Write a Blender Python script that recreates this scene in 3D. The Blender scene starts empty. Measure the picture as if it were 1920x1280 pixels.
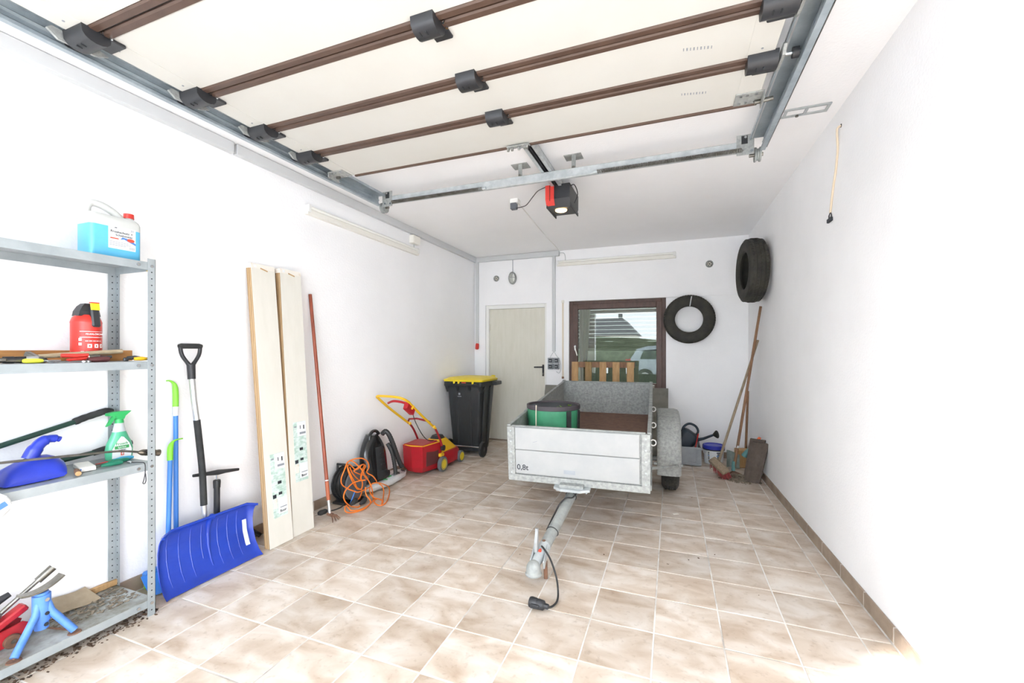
import bpy, math, random
from mathutils import Matrix, Vector, Euler
R = math.radians
random.seed(7)
scene = bpy.context.scene
C = scene.collection

# ---------------------------------------------------------------- camera
cam_d = bpy.data.cameras.new('camera')
cam_d.sensor_width = 36.0
cam_d.lens = 794.65 / 1920 * 36.0
cam_d.shift_y = (657.15 - 640) / 1920.0
cam_d.clip_start = 0.02
cam = bpy.data.objects.new('camera', cam_d)
cam.location = (0, 0, 1.36)
cam.rotation_euler = (R(90), 0, 0.36041)
C.objects.link(cam)
scene.camera = cam
# ---------------------------------------------------------------- sky and sun
world = bpy.data.worlds.new('daylight')
scene.world = world
world.use_nodes = True
bg = world.node_tree.nodes['Background']
bg.inputs['Color'].default_value = (0.875, 0.95, 1.03, 1)
bg.inputs['Strength'].default_value = 3.1
sun_d = bpy.data.lights.new('sun', 'SUN')
sun_d.energy = 6.0
sun_d.angle = R(1.6)
sun_d.color = (0.985, 0.99, 1.0)
sun = bpy.data.objects.new('sun', sun_d)
C.objects.link(sun)
sun.rotation_euler = Vector((3.18, 3.68, -2.5)).to_track_quat('-Z', 'Y').to_euler()
sun.location = (-6, -6, 6)
# ---------------------------------------------------------------- exposure
vs = scene.view_settings
vs.view_transform = 'Standard'
vs.look = 'None'
vs.gamma = 1
vs.use_curve_mapping = False
vs.exposure = 1.92
scene.cycles.use_denoising = True
scene.cycles.max_bounces = 10
scene.cycles.use_adaptive_sampling = True
scene.cycles.adaptive_threshold = 0.06
scene.cycles.caustics_reflective = False
scene.cycles.caustics_refractive = False
scene.cycles.diffuse_bounces = 8
scene.cycles.glossy_bounces = 5
scene.cycles.transmission_bounces = 8
scene.cycles.transparent_max_bounces = 10

# ================================================================ materials
def lin(c):
    if isinstance(c, str):
        c = [int(c[i:i + 2], 16) / 255 for i in (0, 2, 4)]
    return tuple(x / 12.92 if x <= 0.04045 else ((x + 0.055) / 1.055) ** 2.4 for x in c[:3]) + (1.0,)
MATS = {}
def mat(name, col, rough=0.55, metal=0.0, col2=None, scale=6.0, bump=0.0, bscale=None, detail=5.0,
        stretch=None, lo=0.35, hi=0.65, coat=0.0, alpha=1.0, emit=None, es=0.0, trans=0.0, rvar=0.0, spec=None, ior=None):
    m = bpy.data.materials.new(name)
    m.use_nodes = True
    nt = m.node_tree
    b = nt.nodes['Principled BSDF']
    b.inputs['Base Color'].default_value = lin(col)
    b.inputs['Roughness'].default_value = rough
    b.inputs['Metallic'].default_value = metal
    if coat:
        b.inputs['Coat Weight'].default_value = coat
    if spec is not None:
        b.inputs['Specular IOR Level'].default_value = spec
    if ior:
        b.inputs['IOR'].default_value = ior
    if trans:
        b.inputs['Transmission Weight'].default_value = trans
    b.inputs['Alpha'].default_value = alpha
    if emit:
        b.inputs['Emission Color'].default_value = lin(emit)
        b.inputs['Emission Strength'].default_value = es
    if col2 or bump:
        tc = nt.nodes.new('ShaderNodeTexCoord')
        mp = nt.nodes.new('ShaderNodeMapping')
        if stretch:
            mp.inputs['Scale'].default_value = stretch
        nt.links.new(tc.outputs['Object'], mp.inputs['Vector'])
    if col2:
        n = nt.nodes.new('ShaderNodeTexNoise')
        n.inputs['Scale'].default_value = scale
        n.inputs['Detail'].default_value = detail
        n.inputs['Roughness'].default_value = 0.62
        nt.links.new(mp.outputs['Vector'], n.inputs['Vector'])
        r = nt.nodes.new('ShaderNodeValToRGB')
        r.color_ramp.elements[0].position = lo
        r.color_ramp.elements[1].position = hi
        r.color_ramp.elements[0].color = lin(col)
        r.color_ramp.elements[1].color = lin(col2)
        nt.links.new(n.outputs['Fac'], r.inputs['Fac'])
        nt.links.new(r.outputs['Color'], b.inputs['Base Color'])
    if bump:
        n2 = nt.nodes.new('ShaderNodeTexNoise')
        n2.inputs['Scale'].default_value = bscale or scale * 4
        n2.inputs['Detail'].default_value = 4
        nt.links.new(mp.outputs['Vector'], n2.inputs['Vector'])
        bp = nt.nodes.new('ShaderNodeBump')
        bp.inputs['Strength'].default_value = bump
        bp.inputs['Distance'].default_value = 0.01
        nt.links.new(n2.outputs['Fac'], bp.inputs['Height'])
        nt.links.new(bp.outputs['Normal'], b.inputs['Normal'])
    MATS[name] = m
    return m

mat('plaster', 'F5F5F6', 0.9, col2='F1F1F2', scale=2.0, bump=0.16, bscale=75)
mat('plaster_rough', 'F5F5F6', 0.92, col2='F2F2F3', scale=2.0, bump=0.2, bscale=60)
mat('ceiling_paint', 'F6F6F7', 0.92, col2='F3F3F4', scale=1.5, bump=0.12, bscale=70)
mat('grout', 'E2DFDA', 0.9, col2='9C958C', scale=2.6, lo=0.48, hi=0.70)
mat('base_tile', 'A1907F', 0.6, col2='8B7A6B', scale=7, bump=0.1, bscale=60)
mat('galv', 'C0C5C6', 0.45, 0.3, col2='A9AFB1', scale=18, bump=0.04, bscale=70)
mat('galv_dull', 'A5A8A5', 0.62, 0.25, col2='868A88', scale=14, bump=0.08, bscale=50)
mat('galv_speck', 'A9ABA8', 0.6, 0.2, col2='8A8D8B', scale=45, detail=8, bump=0.05, bscale=90)
mat('track_steel', 'A9B3B9', 0.4, 0.35, col2='919CA3', scale=10)
mat('shelf_steel', 'A6ADB0', 0.45, 0.3, col2='969EA1', scale=9)
mat('shelf_dirty', 'AEB3B2', 0.7, 0.1, col2='6F6A5C', scale=7, detail=9, lo=0.4, hi=0.66, bump=0.1, bscale=60)
mat('dark_hole', '2A2C2E', 0.8)
mat('panel_cream', 'C9C8C2', 0.6, col2='C6C4BD', scale=2)
mat('brown_seal', '574236', 0.5, col2='4B382E', scale=8)
mat('black_gap', '1E1A18', 0.7)
mat('black_plastic', '26272A', 0.45, col2='2E2F32', scale=12)
mat('black_rubber', '242526', 0.75, col2='303131', scale=20, bump=0.1)
mat('tire_rubber', '2C2C2A', 0.8, col2='3E3C35', scale=9, bump=0.2, bscale=60)
mat('grey_plastic', '9EA3A8', 0.5, col2='92979C', scale=8)
mat('white_plastic', 'E9E9E6', 0.45)
mat('cream_plastic', 'E8E6DE', 0.5)
mat('duct_grey', 'C9CBCC', 0.55)
mat('door_cream', 'D8D5C9', 0.55, col2='D2CFC1', scale=3, stretch=(6, 6, 1), bump=0.05, bscale=30)
mat('window_brown', '583F36', 0.5, col2='4B352D', scale=10, stretch=(3, 3, 1))
mat('wood_pallet', 'BE9A6C', 0.7, col2='A07C50', scale=8, stretch=(4, 4, .7), bump=0.15, bscale=30)
mat('wood_pallet_grey', '9D8058', 0.75, col2='86693F', scale=8, stretch=(4, 4, .7), bump=0.15, bscale=30)
mat('wood_ply', 'C9AE8A', 0.7, col2='B2946C', scale=6, stretch=(18, 18, .4))
mat('wood_ply_dark', 'AE8F68', 0.7, col2='9D7F59', scale=6, stretch=(18, 18, .4))
mat('wood_plank', 'B5834C', 0.65, col2='966736', scale=6, stretch=(10, 1, 10))
mat('wood_handle', 'B9A88C', 0.6, col2='9A8A70', scale=8, stretch=(9, 2, 9))
mat('wood_old', '8F6A4E', 0.65, col2='75543D', scale=9, stretch=(8, 8, 1))
mat('wood_grey', '9B8A74', 0.7, col2='7E6E5B', scale=9, stretch=(8, 8, 1))
mat('red_pole', '9C4D33', 0.35, col2='83402B', scale=6, stretch=(6, 6, 1))
mat('board_white', 'DCD9D0', 0.45, col2='D7D4CA', scale=3, stretch=(5, 5, 1))
mat('wrap_film', 'E4DFD6', 0.3, col2='C7B59C', scale=16, lo=.5, hi=.72)
mat('label_green', 'ABC6B9', 0.5, col2='D6E1DE', scale=22, stretch=(1, 1, 2), lo=.4, hi=.6)
mat('label_white', 'DFE2E3', 0.5)
mat('ink', '2A2D33', 0.6)
mat('ink_soft', '8C9097', 0.6)
mat('ink_red', 'CF4A33', 0.5)
mat('ink_blue', '4C79B8', 0.5)
mat('ink_green', '3C9A55', 0.5)
mat('shovel_blue', '2343B0', 0.3, col2='1E3A9E', scale=4)
mat('dustpan_blue', '2B3FB8', 0.28, col2='2436A2', scale=5)
mat('pole_blue', '3E7FD0', 0.4)
mat('lime', '7FD03C', 0.45)
mat('alu', 'D5D7D8', 0.3, 0.8)
mat('chrome', 'C9CCCE', 0.15, 1.0)
mat('steel', '8E8C86', 0.35, 0.9, col2='6F6C65', scale=20)
mat('brass_dark', '7C7468', 0.35, 0.9, col2='5E564B', scale=20)
mat('green_steel', '1E3A31', 0.35)
mat('handle_green', '1F7A5E', 0.4)
mat('cyan_plastic', '3EA6CC', 0.4)
mat('red_plastic', 'B3202A', 0.38, col2='A51B26', scale=5)
mat('red_bright', 'C8372F', 0.35)
mat('red_paint', 'B4242E', 0.35, col2='9C1D27', scale=9)
mat('dark_red', '5B2F30', 0.45)
mat('mower_tube_red', '94202A', 0.4)
mat('yellow', 'E8B823', 0.4)
mat('yellow_lid', 'E9D12A', 0.4, col2='E3C91F', scale=5)
mat('yellow_wheel', 'DCC22A', 0.45)
mat('yellow_tag', 'F0C929', 0.5)
mat('yellow_green', 'D3D840', 0.4)
mat('orange_cord', 'E77B26', 0.45)
mat('orange', 'DF6236', 0.45)
mat('collar_brown', 'A85A3A', 0.45)
mat('bin_black', '2A2D2F', 0.42, col2='303335', scale=10, stretch=(3, 3, 1))
mat('vac_black', '1E1F20', 0.18, col2='232425', scale=4, coat=.3)
mat('vac_matte', '2B2C2D', 0.5)
mat('bag_white', 'DCDDDD', 0.45, col2='C9CBCC', scale=9, bump=0.5, bscale=16)
mat('bag_green', '3F8F68', 0.6, col2='35805B', scale=7, bump=0.4, bscale=14)
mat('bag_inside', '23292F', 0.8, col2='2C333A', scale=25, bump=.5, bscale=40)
mat('bag_rim', '4A4347', 0.7)
mat('leaf', '86B02E', 0.5, col2='5F8A22', scale=20)
mat('trailer_white', 'A8A9A8', 0.5, col2='A0A2A2', scale=7, bump=.05, bscale=30)
mat('trailer_floor', '7A5F50', 0.75, col2='6A5145', scale=18, bump=.1)
mat('plate_grey', '7F7D75', 0.7, col2='6C6A62', scale=8)
mat('canister_clear', 'C3C5C2', 0.35, alpha=1.0)
mat('washer_blue', '62B7DC', 0.3, col2='55ABD2', scale=3)
mat('bottle_clear', 'BCC4C8', 0.2)
mat('bottle_green', '58B58F', 0.22, col2='4BAA83', scale=5)
mat('spray_green', '2FA85C', 0.35)
mat('jack_blue', '5E8FDC', 0.42, col2='4978C6', scale=10)
mat('rust', '7E5A45', 0.8, col2='5D4436', scale=12)
mat('cardboard', 'A2937D', 0.85, col2='8F806A', scale=12)
mat('litter', '6A5240', 0.9, col2='3F342A', scale=30)
mat('debris', '6E6355', 0.95, col2='8B8070', scale=40)
mat('can_navy', '23303D', 0.5, col2='2A3947', scale=6)
mat('rose_black', '24261F', 0.6)
mat('bucket_white', 'E4E8EA', 0.4)
mat('lid_blue', '2E38A8', 0.4)
mat('bristle_red', 'B5595A', 0.7, col2='9A4546', scale=30)
mat('teal_tool', '5E9090', 0.55)
mat('sheet_grey', '6E7C76', 0.6, col2='8C9690', scale=14)
mat('roof_tile', '4F453E', 0.85, col2='61564E', scale=10, bump=.2, bscale=50)
mat('strap', 'D8CDBB', 0.8)
mat('cable_cream', 'D9C7AE', 0.6)
mat('lamp_glass', 'DADCD6', 0.25)
mat('tube_white', 'F0F0EA', 0.35)
mat('lamp_lit', 'FFE9BE', 0.4, emit='FFD28A', es=3.0)
mat('shutter', '8C9080', 0.6)
mat('shutter_bar', 'D7DAD4', 0.5)
mat('concrete_out', 'CCCDCE', 0.9, col2='C0C1C2', scale=1.2)
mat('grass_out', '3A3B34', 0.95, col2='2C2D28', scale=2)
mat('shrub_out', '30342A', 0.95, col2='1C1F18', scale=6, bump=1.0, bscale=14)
mat('hedge_out', '666C58', 0.95, col2='474C3C', scale=3, bump=1.0, bscale=8)
mat('house_wall', 'DDD8CC', 0.9)
mat('roof_grey', '77767A', 0.85)
mat('car_paint', 'C9D3DE', 0.15, 0.3, coat=.6)
mat('car_glass', '2C333B', 0.08)
mat('tail_red', 'B02A2E', 0.3)
mat('grey_foam', '60646A', 0.7)

# floor tile: mottled beige, each tile its own offset
def tile_material():
    m = bpy.data.materials.new('floor_tile_glaze')
    m.use_nodes = True
    nt = m.node_tree
    b = nt.nodes['Principled BSDF']
    tc = nt.nodes.new('ShaderNodeTexCoord')
    oi = nt.nodes.new('ShaderNodeObjectInfo')
    mul = nt.nodes.new('ShaderNodeVectorMath'); mul.operation = 'SCALE'
    mul.inputs[0].default_value = (37.0, 61.0, 13.0)
    nt.links.new(oi.outputs['Random'], mul.inputs['Scale'])
    add = nt.nodes.new('ShaderNodeVectorMath'); add.operation = 'ADD'
    nt.links.new(tc.outputs['Object'], add.inputs[0])
    nt.links.new(mul.outputs['Vector'], add.inputs[1])
    mp = nt.nodes.new('ShaderNodeMapping'); mp.inputs['Scale'].default_value = (0.75, 1.3, 1)
    nt.links.new(add.outputs['Vector'], mp.inputs['Vector'])
    n = nt.nodes.new('ShaderNodeTexNoise'); n.inputs['Scale'].default_value = 6.0
    n.inputs['Detail'].default_value = 6; n.inputs['Distortion'].default_value = 0.5
    nt.links.new(mp.outputs['Vector'], n.inputs['Vector'])
    r = nt.nodes.new('ShaderNodeValToRGB')
    r.color_ramp.elements[0].position = 0.30; r.color_ramp.elements[0].color = lin('B09C88')
    r.color_ramp.elements[1].position = 0.66; r.color_ramp.elements[1].color = lin('D8CFC5')
    e = r.color_ramp.elements.new(0.47); e.color = lin('C6B7A7')
    nt.links.new(n.outputs['Fac'], r.inputs['Fac'])
    # slow per-tile brightness and warm tint
    hsv = nt.nodes.new('ShaderNodeHueSaturation')
    mr = nt.nodes.new('ShaderNodeMapRange'); mr.inputs['To Min'].default_value = 0.90; mr.inputs['To Max'].default_value = 1.06
    nt.links.new(oi.outputs['Random'], mr.inputs['Value'])
    nt.links.new(mr.outputs['Result'], hsv.inputs['Value'])
    nt.links.new(r.outputs['Color'], hsv.inputs['Color'])
    # fine dirt smears
    n2 = nt.nodes.new('ShaderNodeTexNoise'); n2.inputs['Scale'].default_value = 38; n2.inputs['Detail'].default_value = 8
    nt.links.new(add.outputs['Vector'], n2.inputs['Vector'])
    r2 = nt.nodes.new('ShaderNodeValToRGB')
    r2.color_ramp.elements[0].position = 0.25; r2.color_ramp.elements[0].color = (0.62, 0.57, 0.52, 1)
    r2.color_ramp.elements[1].position = 0.42; r2.color_ramp.elements[1].color = (1, 1, 1, 1)
    nt.links.new(n2.outputs['Fac'], r2.inputs['Fac'])
    mx = nt.nodes.new('ShaderNodeMix'); mx.data_type = 'RGBA'; mx.blend_type = 'MULTIPLY'
    mx.inputs['Factor'].default_value = 0.5
    nt.links.new(hsv.outputs['Color'], mx.inputs['A'])
    nt.links.new(r2.outputs['Color'], mx.inputs['B'])
    nt.links.new(mx.outputs['Result'], b.inputs['Base Color'])
    b.inputs['Roughness'].default_value = 0.55
    bp = nt.nodes.new('ShaderNodeBump'); bp.inputs['Strength'].default_value = 0.06
    nt.links.new(n2.outputs['Fac'], bp.inputs['Height'])
    nt.links.new(bp.outputs['Normal'], b.inputs['Normal'])
    MATS['floor_tile'] = m
tile_material()

def glass_material():
    m = bpy.data.materials.new('window_glass')
    m.use_nodes = True
    nt = m.node_tree
    nt.nodes.remove(nt.nodes['Principled BSDF'])
    out = nt.nodes['Material Output']
    t = nt.nodes.new('ShaderNodeBsdfTransparent'); t.inputs['Color'].default_value = (0.62, 0.66, 0.60, 1)
    g = nt.nodes.new('ShaderNodeBsdfGlossy'); g.inputs['Roughness'].default_value = 0.0
    f = nt.nodes.new('ShaderNodeFresnel'); f.inputs['IOR'].default_value = 1.8
    mx = nt.nodes.new('ShaderNodeMixShader')
    mm = nt.nodes.new('ShaderNodeMath'); mm.operation = 'MULTIPLY'; mm.inputs[1].default_value = 0.95
    mm.use_clamp = True
    nt.links.new(f.outputs['Fac'], mm.inputs[0])
    nt.links.new(mm.outputs['Value'], mx.inputs['Fac'])
    nt.links.new(t.outputs['BSDF'], mx.inputs[1])
    nt.links.new(g.outputs['BSDF'], mx.inputs[2])
    nt.links.new(mx.outputs['Shader'], out.inputs['Surface'])
    MATS['window_glass'] = m
glass_material()

# ================================================================ builders
WM = {}          # object name -> world matrix of a thing
def thing(name, label, cat, loc=(0, 0, 0), rot=(0, 0, 0), group=None):
    o = bpy.data.objects.new(name, None)
    C.objects.link(o)
    o.empty_display_size = 0.05
    o.location = loc
    o.rotation_euler = rot
    o['label'] = label
    o['category'] = cat
    if group:
        o['group'] = group
    WM[o.name] = Matrix.Translation(loc) @ Euler(rot).to_matrix().to_4x4()
    return o
def tag(o, label, cat, group=None):
    o['label'] = label
    o['category'] = cat
    if group:
        o['group'] = group
    return o

class MB:
    """collects shapes in world coordinates; build() links them as one mesh object"""
    def __init__(s):
        s.v = []; s.f = []; s.sm = []
    def add(s, verts, faces, smooth=False, M=None):
        k = len(s.v)
        if M is not None:
            verts = [M @ Vector(p) for p in verts]
        s.v += [tuple(p) for p in verts]
        s.f += [tuple(i + k for i in f) for f in faces]
        s.sm += [smooth] * len(faces)
        return s
    def box(s, c, d, rot=None, bev=0.0, M=None):
        hx, hy, hz = d[0] / 2, d[1] / 2, d[2] / 2
        T = Matrix.Translation(c)
        if rot is not None:
            T = T @ (Euler(rot).to_matrix().to_4x4() if not isinstance(rot, Matrix) else rot.to_4x4())
        if M is not None:
            T = M @ T
        if bev <= 0:
            vs_ = [(x, y, z) for x in (-hx, hx) for y in (-hy, hy) for z in (-hz, hz)]
            fs = [(0, 1, 3, 2), (4, 6, 7, 5), (0, 4, 5, 1), (2, 3, 7, 6), (0, 2, 6, 4), (1, 5, 7, 3)]
            return s.add(vs_, fs, False, T)
        b = min(bev, hx * .98, hy * .98, hz * .98)
        vs_ = []; idx = {}
        for ix in (-1, 1):
            for iy in (-1, 1):
                for iz in (-1, 1):
                    for ax in range(3):
                        p = [ix * hx, iy * hy, iz * hz]
                        for k in range(3):
                            if k != ax:
                                p[k] -= (ix, iy, iz)[k] * b
                        idx[ix, iy, iz, ax] = len(vs_)
                        vs_.append(tuple(p))
        fs = []
        def q(*ids):
            c0 = sum((Vector(vs_[i]) for i in ids), Vector()) / len(ids)
            n = (Vector(vs_[ids[1]]) - Vector(vs_[ids[0]])).cross(Vector(vs_[ids[2]]) - Vector(vs_[ids[1]]))
            fs.append(tuple(ids) if n.dot(c0) > 0 else tuple(reversed(ids)))
        for ax in range(3):
            o1, o2 = [k for k in range(3) if k != ax]
            for sg in (-1, 1):
                ids = []
                for a, b2 in ((-1, -1), (1, -1), (1, 1), (-1, 1)):
                    k = [0, 0, 0]; k[ax] = sg; k[o1] = a; k[o2] = b2
                    ids.append(idx[k[0], k[1], k[2], ax])
                q(*ids)
            for a in (-1, 1):
                for b2 in (-1, 1):
                    k0 = [0, 0, 0]; k1 = [0, 0, 0]
                    k0[ax] = -1; k1[ax] = 1
                    k0[o1] = k1[o1] = a; k0[o2] = k1[o2] = b2
                    q(idx[(*k0, o1)], idx[(*k1, o1)], idx[(*k1, o2)], idx[(*k0, o2)])
        for ix in (-1, 1):
            for iy in (-1, 1):
                for iz in (-1, 1):
                    q(idx[ix, iy, iz, 0], idx[ix, iy, iz, 1], idx[ix, iy, iz, 2])
        return s.add(vs_, fs, False, T)
    def cyl(s, p0, p1, r0, r1=None, n=16, cap=True):
        return s.tube([p0, p1], [r0, r0 if r1 is None else r1], n, cap=cap)
    def tube(s, pts, r, n=8, closed=False, cap=True):
        pts = [Vector(p) for p in pts]
        m = len(pts)
        rr = list(r) if isinstance(r, (list, tuple)) else [r] * m
        vs_ = []; fs = []
        up = None
        for i, p in enumerate(pts):
            if closed:
                t = pts[(i + 1) % m] - pts[i - 1]
            else:
                t = pts[min(i + 1, m - 1)] - pts[max(i - 1, 0)]
            if t.length < 1e-9:
                t = Vector((0, 0, 1))
            t.normalize()
            if up is None:
                up = Vector((0, 0, 1)) if abs(t.z) < 0.9 else Vector((1, 0, 0))
            a = up - t * up.dot(t)
            if a.length < 1e-6:
                a = t.orthogonal()
            a.normalize()
            up = a
            b = t.cross(a)
            for k in range(n):
                w = 2 * math.pi * k / n
                vs_.append(p + (a * math.cos(w) + b * math.sin(w)) * rr[i])
        for i in range(m if closed else m - 1):
            for k in range(n):
                j = (i + 1) % m
                fs.append((i * n + k, i * n + (k + 1) % n, j * n + (k + 1) % n, j * n + k))
        s.add(vs_, fs, True)
        if cap and not closed:
            k0 = len(s.v) - len(vs_)
            s.f.append(tuple(k0 + k for k in reversed(range(n)))); s.sm.append(False)
            s.f.append(tuple(k0 + (m - 1) * n + k for k in range(n))); s.sm.append(False)
        return s
    def lathe(s, prof, n=24, M=None, closed=False, sx=1.0, sy=1.0):
        """prof: list of (r, z) turned about z"""
        vs_ = []; fs = []
        m = len(prof)
        for r, z in prof:
            for k in range(n):
                w = 2 * math.pi * k / n
                vs_.append((r * math.cos(w) * sx, r * math.sin(w) * sy, z))
        for i in range(m if closed else m - 1):
            j = (i + 1) % m
            for k in range(n):
                fs.append((i * n + k, i * n + (k + 1) % n, j * n + (k + 1) % n, j * n + k))
        s.add(vs_, fs, True, M)
        if not closed:
            k0 = len(s.v) - len(vs_)
            if prof[0][0] > 1e-5:
                s.f.append(tuple(k0 + k for k in reversed(range(n)))); s.sm.append(False)
            if prof[-1][0] > 1e-5:
                s.f.append(tuple(k0 + (m - 1) * n + k for k in range(n))); s.sm.append(False)
        return s
    def prism(s, poly, h0, h1, M=None, smooth=False):
        """polygon (x, y) between z = h0 and z = h1"""
        n = len(poly)
        vs_ = [(x, y, h0) for x, y in poly] + [(x, y, h1) for x, y in poly]
        fs = [tuple(reversed(range(n))), tuple(range(n, 2 * n))]
        s.add(vs_, fs, False, M)
        k0 = len(s.v) - 2 * n
        for i in range(n):
            j = (i + 1) % n
            s.f.append((k0 + i, k0 + j, k0 + n + j, k0 + n + i)); s.sm.append(smooth)
        return s
    def loft(s, rings, closed_ring=True, cap=True, smooth=True):
        n = len(rings[0]); m = len(rings)
        vs_ = [p for r in rings for p in r]
        fs = []
        for i in range(m - 1):
            for k in range(n if closed_ring else n - 1):
                fs.append((i * n + k, i * n + (k + 1) % n, (i + 1) * n + (k + 1) % n, (i + 1) * n + k))
        s.add(vs_, fs, smooth)
        if cap and closed_ring:
            k0 = len(s.v) - len(vs_)
            s.f.append(tuple(k0 + k for k in reversed(range(n)))); s.sm.append(False)
            s.f.append(tuple(k0 + (m - 1) * n + k for k in range(n))); s.sm.append(False)
        return s
    def sheet(s, fn, nu, nv, th, M=None):
        """grid surface fn(u, v) -> point, given thickness th along its normals"""
        P = [[Vector(fn(i / nu, j / nv)) for j in range(nv + 1)] for i in range(nu + 1)]
        Q = []
        for i in range(nu + 1):
            row = []
            for j in range(nv + 1):
                du = P[min(i + 1, nu)][j] - P[max(i - 1, 0)][j]
                dv = P[i][min(j + 1, nv)] - P[i][max(j - 1, 0)]
                nn = du.cross(dv)
                nn = nn.normalized() if nn.length > 1e-9 else Vector((0, 0, 1))
                row.append(P[i][j] - nn * th)
            Q.append(row)
        w = nv + 1
        vs_ = [p for r in P for p in r] + [p for r in Q for p in r]
        o = (nu + 1) * w
        fs = []
        for i in range(nu):
            for j in range(nv):
                a = i * w + j
                fs.append((a, a + w, a + w + 1, a + 1))
                fs.append((o + a, o + a + 1, o + a + w + 1, o + a + w))
        for i in range(nu):
            a = i * w; fs.append((a, o + a, o + a + w, a + w))
            a = i * w + nv; fs.append((a, a + w, o + a + w, o + a))
        for j in range(nv):
            a = j; fs.append((a, a + 1, o + a + 1, o + a))
            a = nu * w + j; fs.append((a, o + a, o + a + 1, a + 1))
        return s.add(vs_, fs, True, M)
    def build(s, name, m, parent=None, label=None, kind=None, sharp=38, local=False):
        me = bpy.data.meshes.new(name)
        vs_ = s.v
        if parent is not None and not local:
            inv = world_of(parent).inverted()
            vs_ = [inv @ Vector(p) for p in s.v]
        me.from_pydata([tuple(p) for p in vs_], [], s.f)
        me.validate()
        me.update()
        if len(me.polygons) == len(s.sm):
            me.polygons.foreach_set('use_smooth', s.sm)
        me.materials.append(MATS[m] if isinstance(m, str) else m)
        if any(s.sm):
            me.set_sharp_from_angle(angle=R(sharp))
        o = bpy.data.objects.new(name, me)
        C.objects.link(o)
        if parent is not None:
            o.parent = parent
        if label:
            o['label'] = label
        if kind:
            o['kind'] = kind
        return o
def world_of(o):
    if o.name in WM:
        return WM[o.name]
    if o.parent is not None:
        return world_of(o.parent)
    return Matrix.Identity(4)
def struct(name, mb, m, parent=None):
    o = mb.build(name, m, parent)
    if parent is None:
        o['kind'] = 'structure'
    return o
def one(name, mb, m, label, cat, group=None, sharp=38):
    return tag(mb.build(name, m, sharp=sharp), label, cat, group)
def lettering(name, s, size, m, parent, M, align='CENTER', ext=0.0004):
    cu = bpy.data.curves.new(name, 'FONT')
    cu.body = s; cu.size = size; cu.align_x = align; cu.align_y = 'CENTER'; cu.extrude = ext
    cu.resolution_u = 3; cu.offset = size * .012
    t = bpy.data.objects.new(name, cu)
    C.objects.link(t)
    bpy.context.view_layer.update()
    dg = bpy.context.evaluated_depsgraph_get()
    me = bpy.data.meshes.new_from_object(t.evaluated_get(dg))
    bpy.data.objects.remove(t)
    me.transform(world_of(parent).inverted() @ M)
    me.materials.clear(); me.materials.append(MATS[m])
    o = bpy.data.objects.new(name, me)
    C.objects.link(o)
    o.parent = parent
    return o
def frame(origin, x, y):
    """matrix whose x and y axes lie in a plane (for print on a surface)"""
    x = Vector(x).normalized(); y = Vector(y); y = (y - x * y.dot(x)).normalized(); z = x.cross(y)
    M = Matrix((x, y, z)).transposed().to_4x4()
    M.translation = Vector(origin)
    return M
def smooth_path(pts, k=6):
    """Catmull-Rom through pts"""
    P = [Vector(p) for p in pts]
    out = []
    for i in range(len(P) - 1):
        p0 = P[max(i - 1, 0)]; p1 = P[i]; p2 = P[i + 1]; p3 = P[min(i + 2, len(P) - 1)]
        for j in range(k):
            t = j / k
            out.append(0.5 * ((2 * p1) + (p2 - p0) * t + (2 * p0 - 5 * p1 + 4 * p2 - p3) * t * t + (3 * p1 - p0 - 3 * p2 + p3) * t ** 3))
    out.append(P[-1])
    return out
def copy_tree(o, parent=None):
    c = o.copy()
    C.objects.link(c)
    c.parent = parent
    if o.name in WM:
        WM[c.name] = WM[o.name]
    for ch in [x for x in o.children]:
        copy_tree(ch, c)
    return c
def YX(c):   # matrix: prism polygon given as (Y, Z), extruded along world X from c
    return Matrix(((0, 0, 1, c), (1, 0, 0, 0), (0, 1, 0, 0), (0, 0, 0, 1)))
def XZ(c):   # polygon given as (X, Z), extruded along -world Y from c
    return Matrix(((1, 0, 0, 0), (0, 0, -1, c), (0, 1, 0, 0), (0, 0, 0, 1)))
def AX(p, d):  # lathe axis z -> direction d at point p
    M = Vector(d).to_track_quat('Z', 'Y').to_matrix().to_4x4()
    M.translation = Vector(p)
    return M

# ================================================================ the room shell
XL, YB, YF = -2.85, 5.93, -1.00
def xr(y):
    return 1.034 - 0.0243 * y
def zc(x, y):     # the ceiling is a little out of true
    return 2.79 + 0.016 * max(0.0, (x - XL) / 3.8) * (YB - y)
b = MB()
b.box(((XL + 1.0) / 2, 2.45, -0.0522), (4.3, 7.3, 0.10))
floor = struct('floor', b, 'grout')
TX0, TP, TY0, TQ = -2.5224, 0.3052, 1.5369, 0.3074
G = 0.0036
def tile_mesh(corners, name='floor_tile'):
    cx = sum(p[0] for p in corners) / 4; cy = sum(p[1] for p in corners) / 4
    v = []
    for ins, z in ((0, -0.010), (0, -0.0012), (0.0018, 0.0)):
        for x, y in corners:
            dx, dy = x - cx, y - cy
            v.append((dx - math.copysign(ins, dx), dy - math.copysign(ins, dy), z))
    f = [(8, 9, 10, 11)]
    for a, c in ((0, 4), (4, 8)):
        for i in range(4):
            j = (i + 1) % 4
            f.append((a + i, a + j, c + j, c + i))
    me = bpy.data.meshes.new(name)
    me.from_pydata(v, [], f)
    me.materials.append(MATS['floor_tile'])
    return me, (cx, cy)
full = None
rest = MB()
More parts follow.
